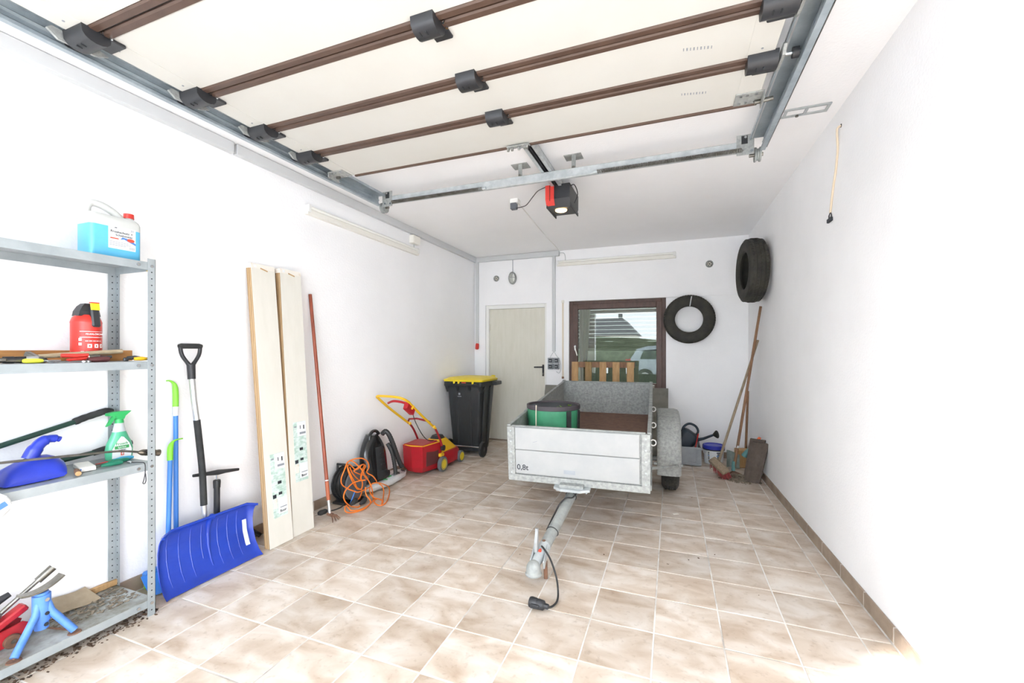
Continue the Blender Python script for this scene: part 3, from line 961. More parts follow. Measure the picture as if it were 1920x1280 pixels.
# oval bulkhead lamp
t = thing('bulkhead_lamp', 'oval caged bulkhead lamp on the back wall above the cream door', 'wall lamp', (-2.22, YB, 2.44))
lp = (-2.22, YB - .03, 2.44)
MB().lathe([(.0, 0), (.058, 0), (.058, .035), (.050, .045), (0, .045)], 24, AX((lp[0], YB, lp[2]), (0, -1, 0)), sy=1.6).build('back_ring', 'galv_dull', t)
MB().lathe([(.047, .04), (.044, .06), (.03, .085), (.0, .095)], 20, AX((lp[0], YB, lp[2]), (0, -1, 0)), sy=1.6).build('glass_globe', 'lamp_glass', t)
cg = []
for x in (-.022, .0, .022):
    MB().tube([(lp[0] + x, YB - .045, lp[2] - .08), (lp[0] + x, YB - .09, lp[2] - .045), (lp[0] + x, YB - .102, lp[2]), (lp[0] + x, YB - .09, lp[2] + .045), (lp[0] + x, YB - .045, lp[2] + .08)], .004, 6).build('cage_bar', 'galv_dull', t)
MB().tube([(lp[0] - .05, YB - .045, lp[2]), (lp[0] - .03, YB - .09, lp[2]), (lp[0], YB - .103, lp[2]), (lp[0] + .03, YB - .09, lp[2]), (lp[0] + .05, YB - .045, lp[2])], .004, 6).build('cage_bar', 'galv_dull', t)
MB().cyl((lp[0], YB - .008, lp[2] + .085), (lp[0], YB - .008, 2.72), .005, n=6).build('lead', 'grey_plastic', t)
for x, z, lab in ((-2.487, 2.452, 'round metal vent on the back wall above the cream door'), (.448, 2.462, 'round metal vent on the back wall right of the window')):
    t = thing('wall_vent', lab, 'vent', (x, YB, z), group='round wall vents')
    MB().lathe([(.030, 0), (.045, 0), (.045, .012), (.036, .014), (.030, .008)], 24, AX((x, YB, z), (0, -1, 0)), closed=True).build('vent_ring', 'galv_dull', t)
    MB().lathe([(0, 0), (.034, 0), (.034, .004), (0, .005)], 20, AX((x, YB, z), (0, -1, 0))).build('vent_disc', 'plate_grey', t)
    for q in range(5):
        a = q * 1.2566
        MB().cyl((x + .018 * math.cos(a), YB - .009, z + .018 * math.sin(a)), (x + .018 * math.cos(a), YB - .004, z + .018 * math.sin(a)), .007, n=8).build('vent_hole', 'cream_plastic', t)
# loose wire on the right wall
t = thing('loose_wire', 'beige wire with a black terminal block hanging on the right wall', 'wire', (.95, 3.1, 2.71))
def rw(y, z, off=.006):
    return (xr(y) - off, y, z)
MB().tube(smooth_path([rw(3.10, 2.72, -.004), rw(3.10, 2.70, .02), rw(3.135, 2.60), rw(3.16, 2.49), rw(3.20, 2.40), rw(3.23, 2.32), rw(3.255, 2.24)]), .006, 8).build('wire', 'cable_cream', t)
MB().tube([rw(3.255, 2.245), rw(3.235, 2.225), rw(3.235, 2.205)], .003, 6).build('wire_core', 'ink', t)
MB().tube([rw(3.255, 2.245), rw(3.278, 2.225), rw(3.278, 2.205)], .003, 6).build('wire_core', 'ink', t)
MB().box(rw(3.255, 2.195, .009), (.016, .066, .026), bev=.003).build('terminal_block', 'ink', t)
MB().cyl(rw(3.10, 2.72, -.01), rw(3.10, 2.72, .002), .011, n=10).build('wall_hole', 'dark_hole', t)

# ================================================================ shelf unit on the left wall
su = thing('metal_shelf_unit', 'galvanised metal shelf unit with four boards against the left wall', 'shelf unit', (-2.665, 1.0, 0))
SX0, SX1, SY0, SY1 = -2.838, -2.500, .58, 1.402
for x, y, sx, sy in ((SX1, SY1, -1, -1), (SX0, SY1, 1, -1), (SX1, SY0, -1, 1), (SX0, SY0, 1, 1)):
    mb = MB()
    mb.box((x + sx * .001, y + sy * .0175, .915), (.002, .035, 1.83))
    mb.box((x + sx * .0175, y + sy * .001, .915), (.035, .002, 1.83))
    po = mb.build('post', 'shelf_steel', su)
    hb = MB()
    for k in range(54):
        z = .03 + .0333 * k
        sgx = 1 if sx < 0 else -1
        xh = x + (.0004 if sx < 0 else .0026)
        hb.cyl((xh, y + sy * .0175, z), (xh + .0006, y + sy * .0175, z), .0036, n=6)
        yh = y - .0026 if sy < 0 else y + .0026
        hb.cyl((x + sx * .0175, yh, z), (x + sx * .0175, yh - .0006, z), .0036, n=6)
    hb.build('punched_holes', 'dark_hole', po, kind='stuff')
for z, m in ((1.812, 'shelf_steel'), (1.305, 'shelf_steel'), (.787, 'shelf_steel'), (.086, 'shelf_dirty')):
    mb = MB()
    xm, ym = (SX0 + SX1) / 2, (SY0 + SY1) / 2
    mb.box((xm, ym, z - .001), (SX1 - SX0 - .008, SY1 - SY0 - .008, .002))
    sh = mb.build('shelf_board', m, su)
    for x in (SX1 - .005, SX0 + .005):
        MB().box((x, ym, z - .020), (.002, SY1 - SY0 - .008, .038)).build('shelf_lip', 'shelf_steel', sh)
    for y in (SY1 - .005, SY0 + .005):
        MB().box((xm, y, z - .020), (SX1 - SX0 - .012, .002, .038)).build('shelf_lip', 'shelf_steel', sh)
    for y in (SY1 - .0175, SY1 - .075):
        MB().cyl((SX1 - .002, y, z - .020), (SX1 + .004, y, z - .020), .0075, n=8).build('bolt', 'chrome', sh)
MB().prism([(0, 0), (.05, 0), (0, -.03)], -.0015, .0015, Matrix(((-1, 0, 0, SX1 - .002), (0, 0, 1, SY1 - .012), (0, 1, 0, 1.775), (0, 0, 0, 1)))).build('corner_brace', 'yellow_tag', su)

# ---- canister of screen wash
t = thing('screenwash_canister', 'translucent canister of blue screen wash with red cap on the top shelf board', 'canister', (-2.63, 1.27, 1.813))
def rrect(cx, cy, hx, hy, r, z, n=5):
    out = []
    for qx, qy, a0 in ((1, 1, 0), (-1, 1, 90), (-1, -1, 180), (1, -1, 270)):
        for k in range(n):
            a = R(a0 + 90 * k / (n - 1))
            out.append((cx + qx * (hx - r) + r * math.cos(a), cy + qy * (hy - r) + r * math.sin(a), z))
    return out
cx, cy, z0 = -2.63, 1.275, 1.814
MB().loft([rrect(cx, cy, .056, .098, .014, z0), rrect(cx, cy, .060, .104, .018, z0 + .006), rrect(cx, cy, .060, .104, .018, z0 + .155)]).build('blue_fluid', 'washer_blue', t)
rings = [rrect(cx, cy, .060, .104, .018, z0 + .155)]
for z, f in ((.185, 1.0), (.20, .95)):
    rings.append(rrect(cx, cy - .002 * (z > .19), .060 * f, .104 * (f if z < .19 else .97), .018, z0 + z))
rings.append(rrect(cx, cy - .004, .046, .094, .02, z0 + .212))
up = MB().loft(rings).build('clear_upper', 'canister_clear', t)
MB().tube(smooth_path([(cx, cy - .088, z0 + .195), (cx, cy - .092, z0 + .235), (cx, cy - .075, z0 + .262), (cx, cy - .035, z0 + .262), (cx, cy + .005, z0 + .245), (cx, cy + .035, z0 + .222), (cx, cy + .05, z0 + .205)], 5), .017, 12).build('handle', 'canister_clear', t)
MB().cyl((cx, cy + .078, z0 + .20), (cx, cy + .078, z0 + .232), .020, .018, n=18).build('neck', 'canister_clear', t)
MB().cyl((cx, cy + .078, z0 + .226), (cx, cy + .078, z0 + .250), .022, .021, n=20).build('cap', 'red_bright', t)
lx = cx + .0608
lb = MB().box((lx, cy + .020, z0 + .105), (.0012, .112, .110)).build('label', 'label_white', t)
Fm = lambda y, z: frame((lx + .0012, y, z), (0, 1, 0), (0, 0, 1))
lettering('label_print', 'Frostschutz +', .0165, 'ink', lb, Fm(cy + .018, z0 + .133))
lettering('label_print', 'Scheibenklar', .0140, 'ink', lb, Fm(cy + .028, z0 + .118))
lettering('label_print', '-30', .015, 'ink_soft', lb, Fm(cy + .058, z0 + .150))
MB().prism([(cy - .015, .152), (cy - .008, .156), (cy + .002, .154), (cy - .004, .151)], 0, .0012, YX(lx) @ Matrix.Translation((0, z0, 0))).build('label_print', 'ink', lb)
MB().prism([(cy + .012, .098), (cy + .028, .102), (cy + .040, .096), (cy + .076, .080), (cy + .076, .090), (cy + .05, .108), (cy + .02, .112)], 0, .001, YX(lx) @ Matrix.Translation((0, z0, 0))).build('label_print', 'ink_blue', lb)
MB().lathe([(0, 0), (.016, 0), (.016, .0018), (0, .002)], 18, AX((lx, cy + .055, z0 + .102), (1, 0, 0)), sy=.55).build('label_print', 'ink_red', lb)
MB().box((lx + .0006, cy - .012, z0 + .100), (.001, .034, .006)).build('label_print', 'ink_red', lb)
for k, wd in enumerate((.080, .09, .07)):
    MB().box((lx + .0006, cy - .034 + wd / 2, z0 + .083 - .008 * k), (.0008, wd, .0025)).build('label_print', 'ink_soft', lb)
for k in range(5):
    MB().box((lx + .0006, cy + .052 + .0045 * k, z0 + .062), (.0008, .0022, .014)).build('label_print', 'ink_soft', lb)

# ---- fire extinguisher
t = thing('fire_extinguisher', 'small red fire extinguisher with black head on the second shelf board', 'extinguisher', (-2.70, 1.215, 1.306))
ex = (-2.70, 1.215, 1.307)
MB().lathe([(0, 0), (.050, 0), (.056, .006), (.057, .012), (.057, .185), (.058, .190), (.057, .195), (.050, .215), (.038, .228), (0, .232)], 32, Matrix.Translation(ex)).build('cylinder', 'red_bright', t)
mb = MB()
mb.loft([[(ex[0] + sx * a, ex[1] + sy * c, ex[2] + z) for sx, sy in ((1, -1), (1, 1), (-1, 1), (-1, -1))] for z, a, c in ((.222, .030, .042), (.245, .030, .038), (.270, .026, .026), (.284, .020, .014))], smooth=False)
hd = mb.build('head', 'black_plastic', t)
MB().box((ex[0] + .046, ex[1] + .012, ex[2] + .220), (.024, .034, .105), rot=(0, R(-10), 0), bev=.006).build('trigger', 'black_plastic', hd)
MB().box((ex[0] + .047, ex[1] + .012, ex[2] + .268), (.012, .033, .034), rot=(0, R(-10), 0), bev=.002).build('yellow_tag', 'yellow_tag', hd)
MB().box((ex[0] + .040, ex[1] + .012, ex[2] + .288), (.018, .034, .005), bev=.001).build('red_pin', 'red_bright', hd)
def on_cyl(a, z, wd, ht, m, rr=.0574):   # small print on the cylinder, angle a about z from +X
    p = (ex[0] + rr * math.cos(a), ex[1] + rr * math.sin(a), ex[2] + z)
    MB().box(p, (.0008, wd, ht), rot=(0, 0, a)).build('label_print', m, t)
for q in range(7):
    on_cyl(-.72 + .24 * q, .146, .0135, .0018, 'label_white')
    on_cyl(-.72 + .24 * q, .118, .0135, .0022, 'label_white')
for q in range(5):
    on_cyl(-.40 + .24 * q, .100, .011, .003, 'label_white')
    for k in range(5):
        on_cyl(-.66 + .30 * q, .050 - .006 * k, .012, .0018, 'label_white')
for q in range(3):
    on_cyl(-.22 + .45 * q, .076, .016, .018, 'label_white')
    on_cyl(-.22 + .45 * q, .076, .006, .008, 'ink_red', .0578)
for k in (0, 1):
    on_cyl(-.80, .107 - .022 * k, .011, .013, 'label_white')
lettering('label_print', 'FEUERLÖSCHER', .0105, 'label_white', t, frame((ex[0] + .0585, ex[1] + .008, ex[2] + .133), (0, 1, 0), (0, 0, 1)))

# ---- plank and tools on the second board
one('wood_plank', MB().box((-2.795, 1.14, 1.3335), (.022, .62, .056), bev=.002), 'wood_plank', 'brown wooden plank on edge at the back of the second shelf board', 'plank')
t = thing('hammer', 'hammer with pale wooden handle across the tools on the second shelf board', 'hammer', (-2.62, 1.14, 1.33))
MB().tube([(-2.625, 1.015, 1.334), (-2.628, 1.12, 1.341), (-2.632, 1.325, 1.357)], [.009, .0115, .0105], 10).build('handle', 'wood_handle', t)
hm = MB().box((-2.622, 1.003, 1.331), (.075, .022, .022), rot=(0, .5, .4), bev=.003).build('head', 'steel', t)
MB().cyl((-2.60, 1.016, 1.322), (-2.588, 1.020, 1.316), .014, n=12).build('striking_face', 'steel', hm)
t = thing('pliers', 'red handled pliers on the second shelf board', 'pliers', (-2.57, 1.13, 1.32))
MB().tube([(-2.585, 1.075, 1.338), (-2.58, 1.12, 1.336), (-2.572, 1.165, 1.340)], [.009, .010, .007], 10).build('handle', 'red_bright', t)
MB().tube([(-2.560, 1.085, 1.316), (-2.565, 1.12, 1.318), (-2.572, 1.165, 1.326)], [.008, .009, .006], 10).build('handle', 'red_bright', t)
MB().box((-2.571, 1.185, 1.332), (.012, .045, .018), bev=.004).build('jaw', 'steel', t)
t = thing('file', 'file with a dark red round handle on the second shelf board', 'file', (-2.56, 1.20, 1.32))
MB().tube([(-2.558, 1.155, 1.318), (-2.557, 1.18, 1.318), (-2.555, 1.225, 1.320), (-2.555, 1.235, 1.320)], [.009, .0125, .0135, .010], 12).build('handle', 'dark_red', t)
MB().box((-2.562, 1.08, 1.3125), (.014, .15, .004)).build('blade', 'steel', t)
t = thing('wire_brush', 'black wire brush behind the dark red file on the second shelf board', 'brush', (-2.60, 1.21, 1.32))
MB().box((-2.60, 1.21, 1.330), (.022, .11, .014), bev=.003).build('back', 'black_plastic', t)
mb = MB()
for q in range(14):
    mb.cyl((-2.600, 1.163 + .007 * q, 1.308), (-2.600, 1.163 + .007 * q, 1.324), .0018, n=5)
mb.build('bristles', 'steel', t, kind='stuff')
t = thing('screwdriver', 'yellow green handled screwdriver at the front of the second shelf board', 'screwdriver', (-2.54, .97, 1.31))
MB().tube([(-2.54, .937, 1.3165), (-2.54, .945, 1.3165), (-2.54, .985, 1.3165), (-2.54, .998, 1.3165)], [.007, .010, .010, .006], 10).build('handle', 'yellow_green', t)
MB().cyl((-2.54, .998, 1.3165), (-2.54, 1.055, 1.3165), .0028, n=8).build('blade', 'chrome', t)
for k, (y0, y1, x) in enumerate(((1.02, 1.13, -2.530), (1.045, 1.15, -2.545))):
    t = thing('spanner', ('chrome open ended spanner lying nearest the shelf edge', 'chrome spanner just behind the nearest one on the second shelf board')[k], 'spanner', (x, (y0 + y1) / 2, 1.31), group='chrome spanners')
    MB().box((x, (y0 + y1) / 2, 1.3095), (.011, y1 - y0, .005), bev=.002).build('shaft', 'chrome', t)
    MB().lathe([(.006, 0), (.0125, 0), (.0125, .007), (.006, .007)], 16, Matrix.Translation((x, y1, 1.3065)), closed=True).build('ring', 'chrome', t)
    MB().box((x, y0, 1.3095), (.024, .018, .006), bev=.003).build('open_jaw', 'chrome', t)
t = thing('adjustable_wrench', 'steel adjustable wrench at the left end of the second shelf board', 'wrench', (-2.55, .91, 1.31))
MB().box((-2.555, .915, 1.318), (.014, .11, .012), rot=(0, 0, .12), bev=.003).build('handle', 'steel', t)
MB().box((-2.548, .875, 1.322), (.034, .03, .016), bev=.004).build('jaw', 'steel', t)
for k, (y, x) in enumerate(((.90, -2.60), (.94, -2.61), (.965, -2.585))):
    t = one('socket_bit', MB().lathe([(.008, 0), (.014, 0), (.015, .03), (.013, .034), (.007, .034)], 14, AX((x, y, 1.321), (.3, 1, 0)), closed=False), ('ink', 'black_plastic', 'alu')[k], ('dark blue grip lying left among the second board tools', 'black grip lying beside the dark blue grip', 'silver socket piece lying beside the hammer head')[k], 'tool')
t = thing('combination_pliers', 'yellow and blue handled pliers at the right end of the second shelf board', 'pliers', (-2.545, 1.35, 1.31))
MB().tube([(-2.54, 1.33, 1.3185), (-2.535, 1.36, 1.3195), (-2.545, 1.385, 1.3185)], [.008, .0105, .008], 10).build('handle', 'yellow', t)
MB().tube([(-2.56, 1.31, 1.323), (-2.555, 1.34, 1.325), (-2.556, 1.365, 1.322)], [.008, .0105, .008], 10).build('handle', 'ink', t)
MB().tube([(-2.545, 1.385, 1.3185), (-2.547, 1.396, 1.3175)], [.0085, .007], 10).build('handle_end', 'lid_blue', t)
MB().box((-2.553, 1.302, 1.3165), (.014, .022, .018), bev=.004).build('jaw', 'black_plastic', t)

# ---- third board: dustpan, loppers, weed burner, spray bottle and small tools
SZ = .788
def dpan():
    t = thing('dustpan', 'glossy blue plastic dustpan with looped handle on the third shelf board', 'dustpan', (-2.655, 1.02, SZ))
    out = [(.905, .802), (.925, .830), (.950, .855), (.985, .875), (1.015, .886), (1.045, .892), (1.080, .890), (1.105, .878), (1.125, .858), (1.130, .835), (1.118, .802), (1.05, .792), (.97, .790)]
    rings = []
    for k in range(11):
        q = -1 + 2 * k / 10
        f = math.sqrt(max(.04, 1 - .92 * q * q))
        rings.append([(-2.655 + .085 * q, 0.995 + (y - 1.02) * (.8 + .2 * f), SZ + .003 + (z - SZ - .003) * f) for y, z in out])
    MB().loft(rings).build('pan', 'dustpan_blue', t)
    MB().tube(smooth_path([(-2.655, 1.000, .882), (-2.655, 1.015, .915), (-2.655, 1.035, .945), (-2.655, 1.060, .958), (-2.655, 1.085, .956), (-2.655, 1.100, .950)], 4), [.027] * 6 + [.023] * 6 + [.018] * 5 + [.013] * 4, 10).build('handle', 'dustpan_blue', t)
dpan()
t = thing('loppers', 'long handled loppers with green tubes and black grips on the third shelf board', 'loppers', (-2.76, 1.1, SZ))
MB().tube([(-2.805, .60, .815), (-2.805, .93, .925), (-2.805, 1.225, 1.005)], .0125, 12).build('upper_tube', 'green_steel', t)
MB().tube(smooth_path([(-2.805, 1.215, 1.002), (-2.805, 1.25, 1.016), (-2.805, 1.30, 1.030), (-2.805, 1.34, 1.040), (-2.805, 1.372, 1.036)], 3), [.0165, .0185, .017, .018, .0165, .018, .017, .018, .017, .0175, .016, .014, .011], 12).build('upper_grip', 'black_rubber', t)
MB().tube([(-2.803, .60, .803), (-2.803, 1.0, .808), (-2.803, 1.30, .832)], .0125, 12).build('lower_tube', 'green_steel', t)
MB().tube([(-2.803, 1.29, .831), (-2.803, 1.33, .838), (-2.803, 1.40, .846), (-2.803, 1.455, .852)], [.016, .018, .017, .014], 12).build('lower_grip', 'black_rubber', t)
t = thing('weed_burner', 'slim steel weed burner lance with a metal nozzle on the third shelf board', 'burner', (-2.53, 1.1, SZ))
MB().tube(smooth_path([(-2.556, .60, .925), (-2.556, .86, .905), (-2.556, 1.10, .882), (-2.556, 1.24, .868), (-2.556, 1.30, .858), (-2.556, 1.365, .838)], 4), .0055, 8).build('lance', 'steel', t)
nz = MB().lathe([(.006, 0), (.013, .012), (.016, .02), (.016, .06), (.0155, .085), (.018, .092), (.018, .098), (.014, .098), (.013, .03)], 18, AX((-2.556, 1.355, .840), (0, .97, -.24))).build('nozzle', 'brass_dark', t)
mb = MB()
for k in range(6):
    a = k * 1.047
    p = Vector((-2.556, 1.385, .8325)) + Vector((math.cos(a) * .0158, 0, math.sin(a) * .0158))
    mb.cyl(p, p + Vector((math.cos(a) * .001, 0, math.sin(a) * .001)), .004, n=6)
mb.build('air_holes', 'dark_hole', nz, kind='stuff')
t = thing('spray_bottle', 'green glass cleaner spray bottle with green trigger on the third shelf board', 'spray bottle', (-2.775, 1.385, SZ))
sb = (-2.738, 1.366, SZ)
def oval(z, a, c, dy=0):
    return [(sb[0] + a * math.cos(2 * math.pi * k / 24), sb[1] + dy + c * math.sin(2 * math.pi * k / 24), sb[2] + z) for k in range(24)]
MB().loft([oval(0, .026, .052), oval(.006, .030, .058), oval(.05, .031, .061), oval(.085, .030, .054), oval(.115, .027, .040), oval(.145, .023, .029)]).build('green_fluid', 'bottle_green', t)
MB().loft([oval(.145, .023, .029), oval(.165, .020, .024), oval(.185, .018, .020), oval(.195, .016, .018)]).build('clear_neck', 'bottle_clear', t)
MB().cyl((sb[0], sb[1], sb[2] + .190), (sb[0], sb[1], sb[2] + .212), .020, .018, n=18).build('collar', 'spray_green', t)
mb = MB(); mb.prism([(sb[1] - .052, .246), (sb[1] - .052, .233), (sb[1] - .020, .228), (sb[1] - .012, .210), (sb[1] + .016, .210), (sb[1] + .022, .226), (sb[1] + .048, .250), (sb[1] - .02, .252)], -.015, .015, YX(sb[0]) @ Matrix.Translation((0, sb[2], 0))); hdx = mb.build('spray_head', 'spray_green', t)
mb = MB(); mb.prism([(sb[1] - .028, .232), (sb[1] - .014, .228), (sb[1] - .040, .185), (sb[1] - .056, .178)], -.008, .008, YX(sb[0]) @ Matrix.Translation((0, sb[2], 0))); mb.build('trigger', 'spray_green', hdx)
lxx = sb[0] + .0325
mb = MB(); mb.prism([(sb[1] - .046, .012), (sb[1] + .036, .012), (sb[1] + .040, .05), (sb[1] + .028, .085), (sb[1] + .004, .118), (sb[1] - .006, .122), (sb[1] - .022, .100), (sb[1] - .044, .06)], -.0008, .0008, YX(lxx) @ Matrix.Translation((0, sb[2], 0))); lb = mb.build('label', 'label_white', t)
Fs = lambda y, z: frame((lxx + .0014, y, sb[2] + z), (0, 1, 0), (0, 0, 1))
MB().box((lxx + .001, sb[1] - .004, sb[2] + .066), (.001, .062, .016)).build('label_print', 'ink_green', lb)
lettering('label_print', 'Frosch', .019, 'ink_green', lb, Fs(sb[1] - .004, .084))
lettering('label_print', 'Spiritus', .012, 'label_white', lb, Fs(sb[1] - .004, .066))
lettering('label_print', 'Glas-Reiniger', .007, 'ink', lb, Fs(sb[1] - .004, .052))
MB().box((lxx + .001, sb[1] - .002, sb[2] + .032), (.001, .014, .018)).build('label_print', 'ink_red', lb)
MB().box((lxx + .0016, sb[1] - .002, sb[2] + .032), (.001, .004, .010)).build('label_print', 'label_white', lb)
MB().box((lxx + .0016, sb[1] - .002, sb[2] + .032), (.001, .009, .004)).build('label_print', 'label_white', lb)
for k, (y, x, m, lab) in enumerate(((1.225, -2.60, 'handle_green', 'green handled pruning knife lying nearest the shelf edge'), (1.275, -2.645, 'handle_green', 'dark green handle lying below the spray bottle'), (1.31, -2.675, 'cyan_plastic', 'light blue handled tool lying below the spray bottle'))):
    t = thing('hand_tool', lab, 'hand tool', (x, y, SZ))
    MB().tube([(x, y, SZ + .0105), (x + .004, y + .03, SZ + .012), (x + .008, y + .07, SZ + .011), (x + .010, y + .082, SZ + .010)], [.006, .0105, .010, .006], 10).build('handle', m, t)
    MB().box((x - .006, y - .035, SZ + .008), (.010, .072, .004), rot=(0, 0, .15), bev=.0015).build('blade', ('steel', 'steel', 'red_bright')[k], t)
t = thing('sanding_block', 'pale wooden block with blue stripe on the third shelf board', 'block', (-2.68, 1.165, SZ))
MB().box((-2.66, 1.190, SZ + .011), (.15, .055, .020), rot=(0, 0, -.25), bev=.002).build('block', 'cream_plastic', t)
MB().box((-2.655, 1.163, SZ + .0125), (.13, .003, .010), rot=(0, 0, -.25)).build('stripe', 'pole_blue', t)
t = thing('chisel', 'old chisel with wooden handle on the third shelf board', 'chisel', (-2.64, 1.10, SZ))
MB().tube([(-2.63, 1.145, SZ + .010), (-2.58, 1.128, SZ + .012), (-2.53, 1.11, SZ + .012)], [.007, .011, .011], 10).build('handle', 'wood_old', t)
MB().cyl((-2.53, 1.11, SZ + .012), (-2.527, 1.109, SZ + .012), .0105, n=10).build('butt', 'wood_pallet', t)
t = thing('wrist_cord', 'thin black cord loop hanging over the edge of the third shelf board', 'cord', (-2.50, 1.36, SZ))
MB().tube(smooth_path([(-2.56, 1.335, SZ + .004), (-2.53, 1.345, SZ + .005), (-2.497, 1.352, SZ + .002), (-2.494, 1.353, SZ - .04), (-2.494, 1.348, SZ - .075), (-2.494, 1.343, SZ - .095), (-2.494, 1.350, SZ - .100), (-2.494, 1.356, SZ - .085), (-2.494, 1.354, SZ - .05)], 4), .0022, 6).build('cord', 'black_plastic', t)
MB().box((-2.575, 1.33, SZ + .005), (.03, .012, .009), bev=.002).build('clip', 'chrome', t)
t = thing('plastic_bag', 'white plastic bag with blue print hanging off the left of the third shelf board', 'bag', (-2.47, .84, SZ))
rings = []
for k in range(7):
    v = k / 6
    wv = [.012, .030, .040, .044, .040, .026, .008][k]
    rings.append([(-2.475 + wv * .55 * math.cos(a * math.pi / 6) + .004 * math.sin(a * 2.3 + k), .835 + wv * 1.1 * math.sin(a * math.pi / 6), SZ + .012 - .11 * v) for a in range(12)])
MB().loft(rings).build('bag', 'label_white', t)
MB().box((-2.447, .845, SZ - .035), (.002, .03, .02), rot=(0.5, 0, 0)).build('bag_print', 'ink_blue', t)
one('rope_coil', MB().tube([(-2.56 + .030 * math.cos(k * .7), .835 + .030 * math.sin(k * .7), SZ + .008 + .0023 * k) for k in range(60)], .007, 7), 'strap', 'off white rope coil at the left end of the third shelf board', 'rope')

# ---- bottom board: jack stand, trolley jack, tools, cardboard
BZ = .113
t = thing('jack_stand', 'blue steel axle stand on the bottom shelf board', 'axle stand', (-2.60, 1.0, BZ))
jc = Vector((-2.595, 1.015, 0))
MB().tube([jc + Vector((0, 0, .200)), jc + Vector((0, 0, .315))], .030, 18).build('column', 'jack_blue', t)
MB().tube([jc + Vector((0, 0, .165)), jc + Vector((0, 0, .325))], .023, 16).build('inner_tube', 'jack_blue', t)
MB().sheet(lambda u, v: (jc.x - .022 + .044 * v, jc.y - .070 + .140 * u, .332 + .020 * (2 * u - 1) ** 2 + .030 * (u - .5)), 12, 2, .008).build('saddle', 'steel', t)
for z in (.185, .235, .295):
    MB().cyl((jc.x + .0235 + (.007 if z > .2 else 0), jc.y + .006, z), (jc.x + .0255 + (.007 if z > .2 else 0), jc.y + .006, z), .008, n=10).build('pin_hole', 'dark_hole' if z < .29 else 'chrome', t)
for fx, fy in ((-2.522, .905), (-2.525, 1.095), (-2.735, 1.045)):
    dv = (Vector((fx, fy, 0)) - jc); dv.z = 0; dn = dv.normalized()
    lg = MB().tube([jc + dn * .018 + Vector((0, 0, .285)), jc + dn * .030 + Vector((0, 0, .235)), Vector((fx, fy, BZ + .012))], [.012, .0145, .0145], 10).build('leg', 'jack_blue', t)
    MB().lathe([(0, 0), (.024, 0), (.022, .004), (0, .005)], 16, Matrix.Translation((fx, fy, BZ))).build('foot', 'rust', lg)
MB().tube([Vector((-2.522, .905, BZ + .01)), Vector((-2.735, 1.045, BZ + .01)), Vector((-2.525, 1.095, BZ + .01))], .005, 6).build('tie_rod', 'rust', t)
t = thing('trolley_jack', 'red trolley jack on the bottom shelf board beside the blue stand', 'trolley jack', (-2.69, .86, BZ))
for x in (-2.735, -2.655):
    mb = MB(); mb.prism([(.62, .128), (.70, .120), (.93, .122), (.99, .145), (1.005, .185), (.98, .205), (.90, .190), (.80, .172), (.62, .170)], -.004, .004, YX(x)); mb.build('side_plate', 'red_paint', t)
MB().box((-2.695, .945, .222), (.050, .13, .030), rot=(.50, 0, 0), bev=.006).build('lift_arm', 'red_paint', t)
MB().box((-2.695, .78, .150), (.07, .30, .02), bev=.004).build('base_plate', 'red_paint', t)
for y in (.945, .66):
    for x in (-2.745, -2.645):
        wl = MB().lathe([(.006, 0), (.026, 0), (.028, .004), (.028, .016), (.026, .02), (.006, .02)], 18, AX((x - .01, y, BZ + .029), (1, 0, 0))).build('wheel', 'rust', t)
        MB().cyl((x - .013, y, BZ + .029), (x + .013, y, BZ + .029), .008, n=10).build('axle', 'steel', wl)
MB().lathe([(0, 0), (.03, 0), (.03, .012), (.02, .016), (0, .016)], 18, Matrix.Translation((-2.695, .90, .245))).build('saddle', 'steel', t)
t = thing('wheel_wrench', 'long steel wheel wrench leaning behind the blue axle stand', 'wrench', (-2.74, .95, .2))
MB().tube([(-2.72, .86, .185), (-2.715, .95, .262), (-2.705, 1.055, .345)], .009, 10).build('shaft', 'steel', t)
MB().cyl((-2.705, 1.045, .337), (-2.700, 1.095, .377), .016, .017, n=12).build('socket', 'steel', t)
t = thing('bike_tool', 'yellow handled tool with black tip behind the red trolley jack', 'hand tool', (-2.76, .90, .25))
MB().tube([(-2.76, .78, .225), (-2.755, .94, .290)], .016, 12).build('handle', 'yellow_green', t)
MB().tube([(-2.755, .935, .288), (-2.752, .975, .305)], [.017, .012], 12).build('tip', 'black_plastic', t)
mb = MB(); mb.sheet(lambda u, v: (-2.835 + .10 * v, 1.08 + .19 * u + .02 * v, BZ + .055 - .048 * v + .006 * math.sin(6 * u)), 10, 4, .003)
one('cardboard_scrap', mb, 'cardboard', 'torn grey brown cardboard scrap at the back of the bottom shelf board', 'cardboard')
one('wood_offcut', MB().box((-2.832, 1.32, BZ + .016), (.02, .17, .03), bev=.002), 'wood_pallet', 'small wood strip at the back of the bottom shelf board', 'wood strip')
def litter(name, n_, area, m, label, cat, seed, size=(.004, .014), zf=lambda x, y: .001):
    rnd = random.Random(seed); mb = MB()
    for _ in range(n_):
        x, y = area(rnd)
        s_ = rnd.uniform(*size)
        mb.box((x, y, zf(x, y) + s_ * .22), (s_ * rnd.uniform(.8, 2.2), s_, s_ * .3), rot=(rnd.uniform(-.5, .5), rnd.uniform(-.5, .5), rnd.uniform(0, 6.3)))
    o = mb.build(name, m); o['kind'] = 'stuff'
    return tag(o, label, cat)
litter('leaf_litter', 260, lambda r: (-2.54 + r.gauss(0, .028), r.uniform(.80, 1.43)), 'litter', 'brown leaf litter and dirt on the floor under the shelf edge', 'leaf litter', 1, (.003, .010))
litter('shelf_dirt', 260, lambda r: (-2.70 + r.uniform(-.11, .12), r.uniform(1.08, 1.38)), 'debris', 'grey crumbs of dirt on the bottom shelf board', 'dirt', 2, (.003, .012), lambda x, y: BZ)

